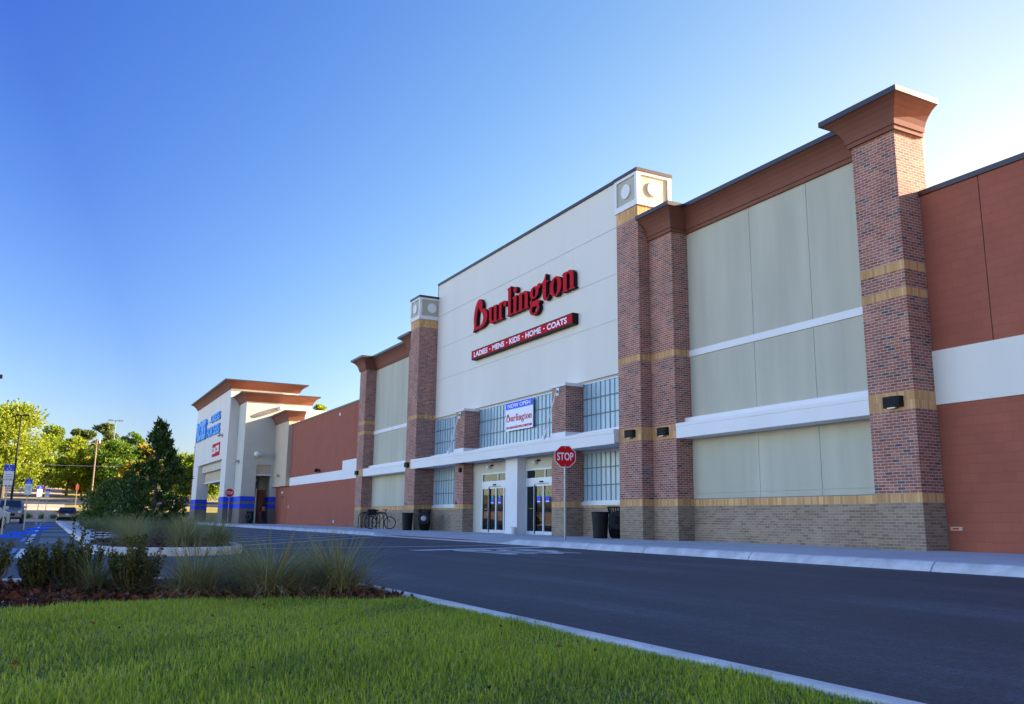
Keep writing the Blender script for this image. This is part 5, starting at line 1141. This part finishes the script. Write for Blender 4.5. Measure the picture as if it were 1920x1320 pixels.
isl = [(-17.4, 1.0), (-17.0, 1.9), (-17.9, 2.6), (-19.2, 1.2), (-19.4, 2.2), (-20.2, 3.0), (-21.3, 1.3), (-22, 2.4), (-23.8, 1.4), (-24.2, 2.9), (-26.3, 1.7), (-27, 3.2), (-29, 1.6), (-32.5, 1.5), (-34, 3.7), (-36, 1.4), (-40, 1.2), (-45, 1.25), (-51, 1.3), (-28.5, 2.5)]
def ordw(k): return ['nearest', 'second nearest', 'third nearest', 'fourth nearest', 'fifth nearest', 'sixth nearest', 'seventh nearest', 'eighth nearest', 'ninth nearest', 'tenth nearest', 'eleventh nearest', 'twelfth nearest', 'thirteenth nearest', 'fourteenth nearest', 'fifteenth nearest', 'sixteenth nearest', 'seventeenth nearest', 'eighteenth nearest', 'nineteenth nearest', 'farthest'][k]
isl.sort(key=lambda p: math.hypot(p[0]-1, p[1]+.5))
for k, (x, y) in enumerate(isl):
    clump(x, y, -.035, k % 2, rng.uniform(1.15, 1.45), rng.uniform(0, 6), f'fountain grass clump, {ordw(k)} to the camera on the tree island', IG)

# small dark shrubs of the near bed
def shrub(x, y, h, r, label, seed):
    g = np.random.default_rng(seed); t = thing('dark_shrub', (x, y, -.035), label, 'shrub', 'small dark shrubs in the near bed')
    ns = 60; mb = MB(); P = []; D = []
    for k in range(ns):
        a = g.uniform(0, 2*math.pi); rr = r*math.sqrt(g.uniform(0, 1)); hh = h*g.uniform(.72, 1.12)*(1-.18*(rr/r)**2)*(1.28 if g.uniform() < .14 else 1)
        b = Vector((x+rr*.3*math.cos(a), y+rr*.3*math.sin(a), -.04)); tp = Vector((x+rr*1.08*math.cos(a), y+rr*1.08*math.sin(a), -.035+hh)); md = (b+tp)/2+Vector((rr*.25*math.cos(a), rr*.25*math.sin(a), 0))
        mb.tube([b, md, tp], [.005, .004, .0015], 4, caps=False)
        nl = int(105*hh/h)
        for q in range(nl):
            s = g.uniform(.12, 1.0); p = (b*(1-s)**2+md*2*s*(1-s)+tp*s*s); P.append(tuple(p+Vector(g.normal(size=3))*.010)); v = g.normal(size=3); v[2] = abs(v[2])*.8+.4; D.append(v)
    mb.build('stems', 'bark', t)
    P = np.array(P); D = np.array(D)
    leaves('foliage', P, D, g.uniform(.016, .03, len(P)), g.uniform(.010, .017, len(P)), 'shrub', t)
shrub(-6.75, -.93, .36, .22, 'dark shrub cut by the left edge of the photo', 1)
shrub(-6.95, -.50, .32, .17, 'dark shrub left of the double one, with tall bare shoots', 2)
shrub(-6.85, -.27, .37, .20, 'tallest dark shrub, second clump from the left', 3)
shrub(-6.35, .13, .33, .20, 'dark rounded shrub just left of the fountain grasses', 4)
shrub(-6.4, -1.6, .36, .22, 'dark shrub outside the left edge', 5)

# bark chips
n = 10000; X = rng.uniform(-8.0, -4.9, n); Y = rng.uniform(-3.2, 1.95, n)
edge = np.interp(Y, [-9, -3, -1.6, -.7, -.2, .37, .95, 1.54, 1.95, 2.6], [-5.6, -5.3, -5.1, -5.35, -5.63, -5.66, -5.52, -5.29, -5.07, -4.9])
kerbx = np.interp(Y, [-3, -.6, .1, .7, 1.3, 1.7, 1.9], [-7.9, -7.85, -7.75, -7.6, -7.3, -6.8, -6.4])
k = (X < edge+.04) & (X > kerbx); X, Y = X[k], Y[k]
P = np.stack([X, Y, -.03+rng.uniform(0, .03, len(X))], 1); D = rng.normal(size=P.shape); D[:, 2] *= .35
tag(leaves('bark_chips', P, D, rng.uniform(.03, .075, len(X)), rng.uniform(.02, .04, len(X)), 'chip', loc=(-7, 0, 0), droop=.3), 'reddish brown bark chips covering the planting bed', 'mulch', kind='stuff')
n = 9000; X = rng.uniform(-50, -16, n); Y = rng.uniform(.3, 5.2, n); k = (Y > .55+(-X-18)*.012) & (Y < 3.1+(-X-18)*.07) & (X < -16.3); X, Y = X[k], Y[k]
P = np.stack([X, Y, np.full(len(X), -.02)], 1); D = rng.normal(size=P.shape); D[:, 2] *= .3
tag(leaves('bark_chips', P, D, rng.uniform(.05, .1, len(X)), rng.uniform(.03, .05, len(X)), 'chip', loc=(-25, 2, 0)), 'bark chips under the grasses of the tree island', 'mulch', kind='stuff')

# the lawn
def lawn(n, xr, yr_, hr, wd):
    X = rng.uniform(*xr, n); Y = rng.uniform(*yr_, n)
    e = np.interp(Y, [-9, -3, -1.6, -.7, -.2, .37, .95, 1.54, 1.95, 2.6], [-5.6, -5.3, -5.1, -5.35, -5.63, -5.66, -5.52, -5.29, -5.07, -4.9])
    e = e+.05*np.sin(Y*9)+.03*np.sin(Y*23)
    k = (X > e) & (Y < 1.955+.02*np.sin(X*7)+.015*np.sin(X*19)); return X[k], Y[k]
Xs, Ys, Hs, Ws = [], [], [], []
for n, xr, yr_ in ((120000, (-5.75, -.5), (-1.15, 2.0)), (24000, (-2.6, -.3), (-1.0, 2.0)), (24000, (-5.75, 4), (-6, -1.15)), (14000, (-.5, 5), (-2, 2.0))):
    X, Y = lawn(n, xr, yr_, 0, 0); Xs.append(X); Ys.append(Y)
X = np.concatenate(Xs); Y = np.concatenate(Ys); n = len(X)
pn = (np.sin(X*2.1+Y*1.3)+np.sin(X*3.7-Y*2.9+1)+np.sin(X*7.3+Y*6.1+2)*.6)/2.6
H = .030*(1+.42*pn)*rng.uniform(.45, 1.45, n); H[rng.uniform(size=n) < .01] *= 1.6
B = np.stack([X, Y, np.full(n, -.03)], 1)
pn2 = np.sin(X*1.7-Y*2.3+.5)+np.sin(X*5.1+Y*3.3)*.7+np.sin(X*11+Y*13)*.4+rng.normal(size=n)*.8
MI = np.where(pn2 > .75, 1, 0); MI = np.where(rng.uniform(size=n) < .10+.10*(pn2 < -1.2), 2, MI); H = np.where(MI == 2, H*.75, H)
tag(blades('grass', B, H, np.abs(rng.normal(size=n))*.95+.25, rng.uniform(0, 2*math.pi, n), rng.uniform(.0045, .008, n), ['grass', 'grass_deep', 'thatch'], loc=(0, 0, 0), seg=2, mi=MI), 'short bright green lawn filling the foreground', 'grass', kind='stuff')
# a few stray seed stalks by the kerb and dead leaves on the lawn
mb = MB(); mb2 = None
n = 40; P = np.stack([rng.uniform(-5.2, -1.5, n), rng.uniform(-.6, 1.8, n), rng.uniform(.0, .02, n)], 1)
tag(leaves('fallen_leaves', P, rng.normal(size=(n, 3))*np.array([1, 1, .4]), rng.uniform(.015, .035, n), rng.uniform(.01, .02, n), 'chip', loc=(-3, 1, 0)), 'scattered dead brown leaves lying in the lawn', 'dead leaves', kind='stuff')
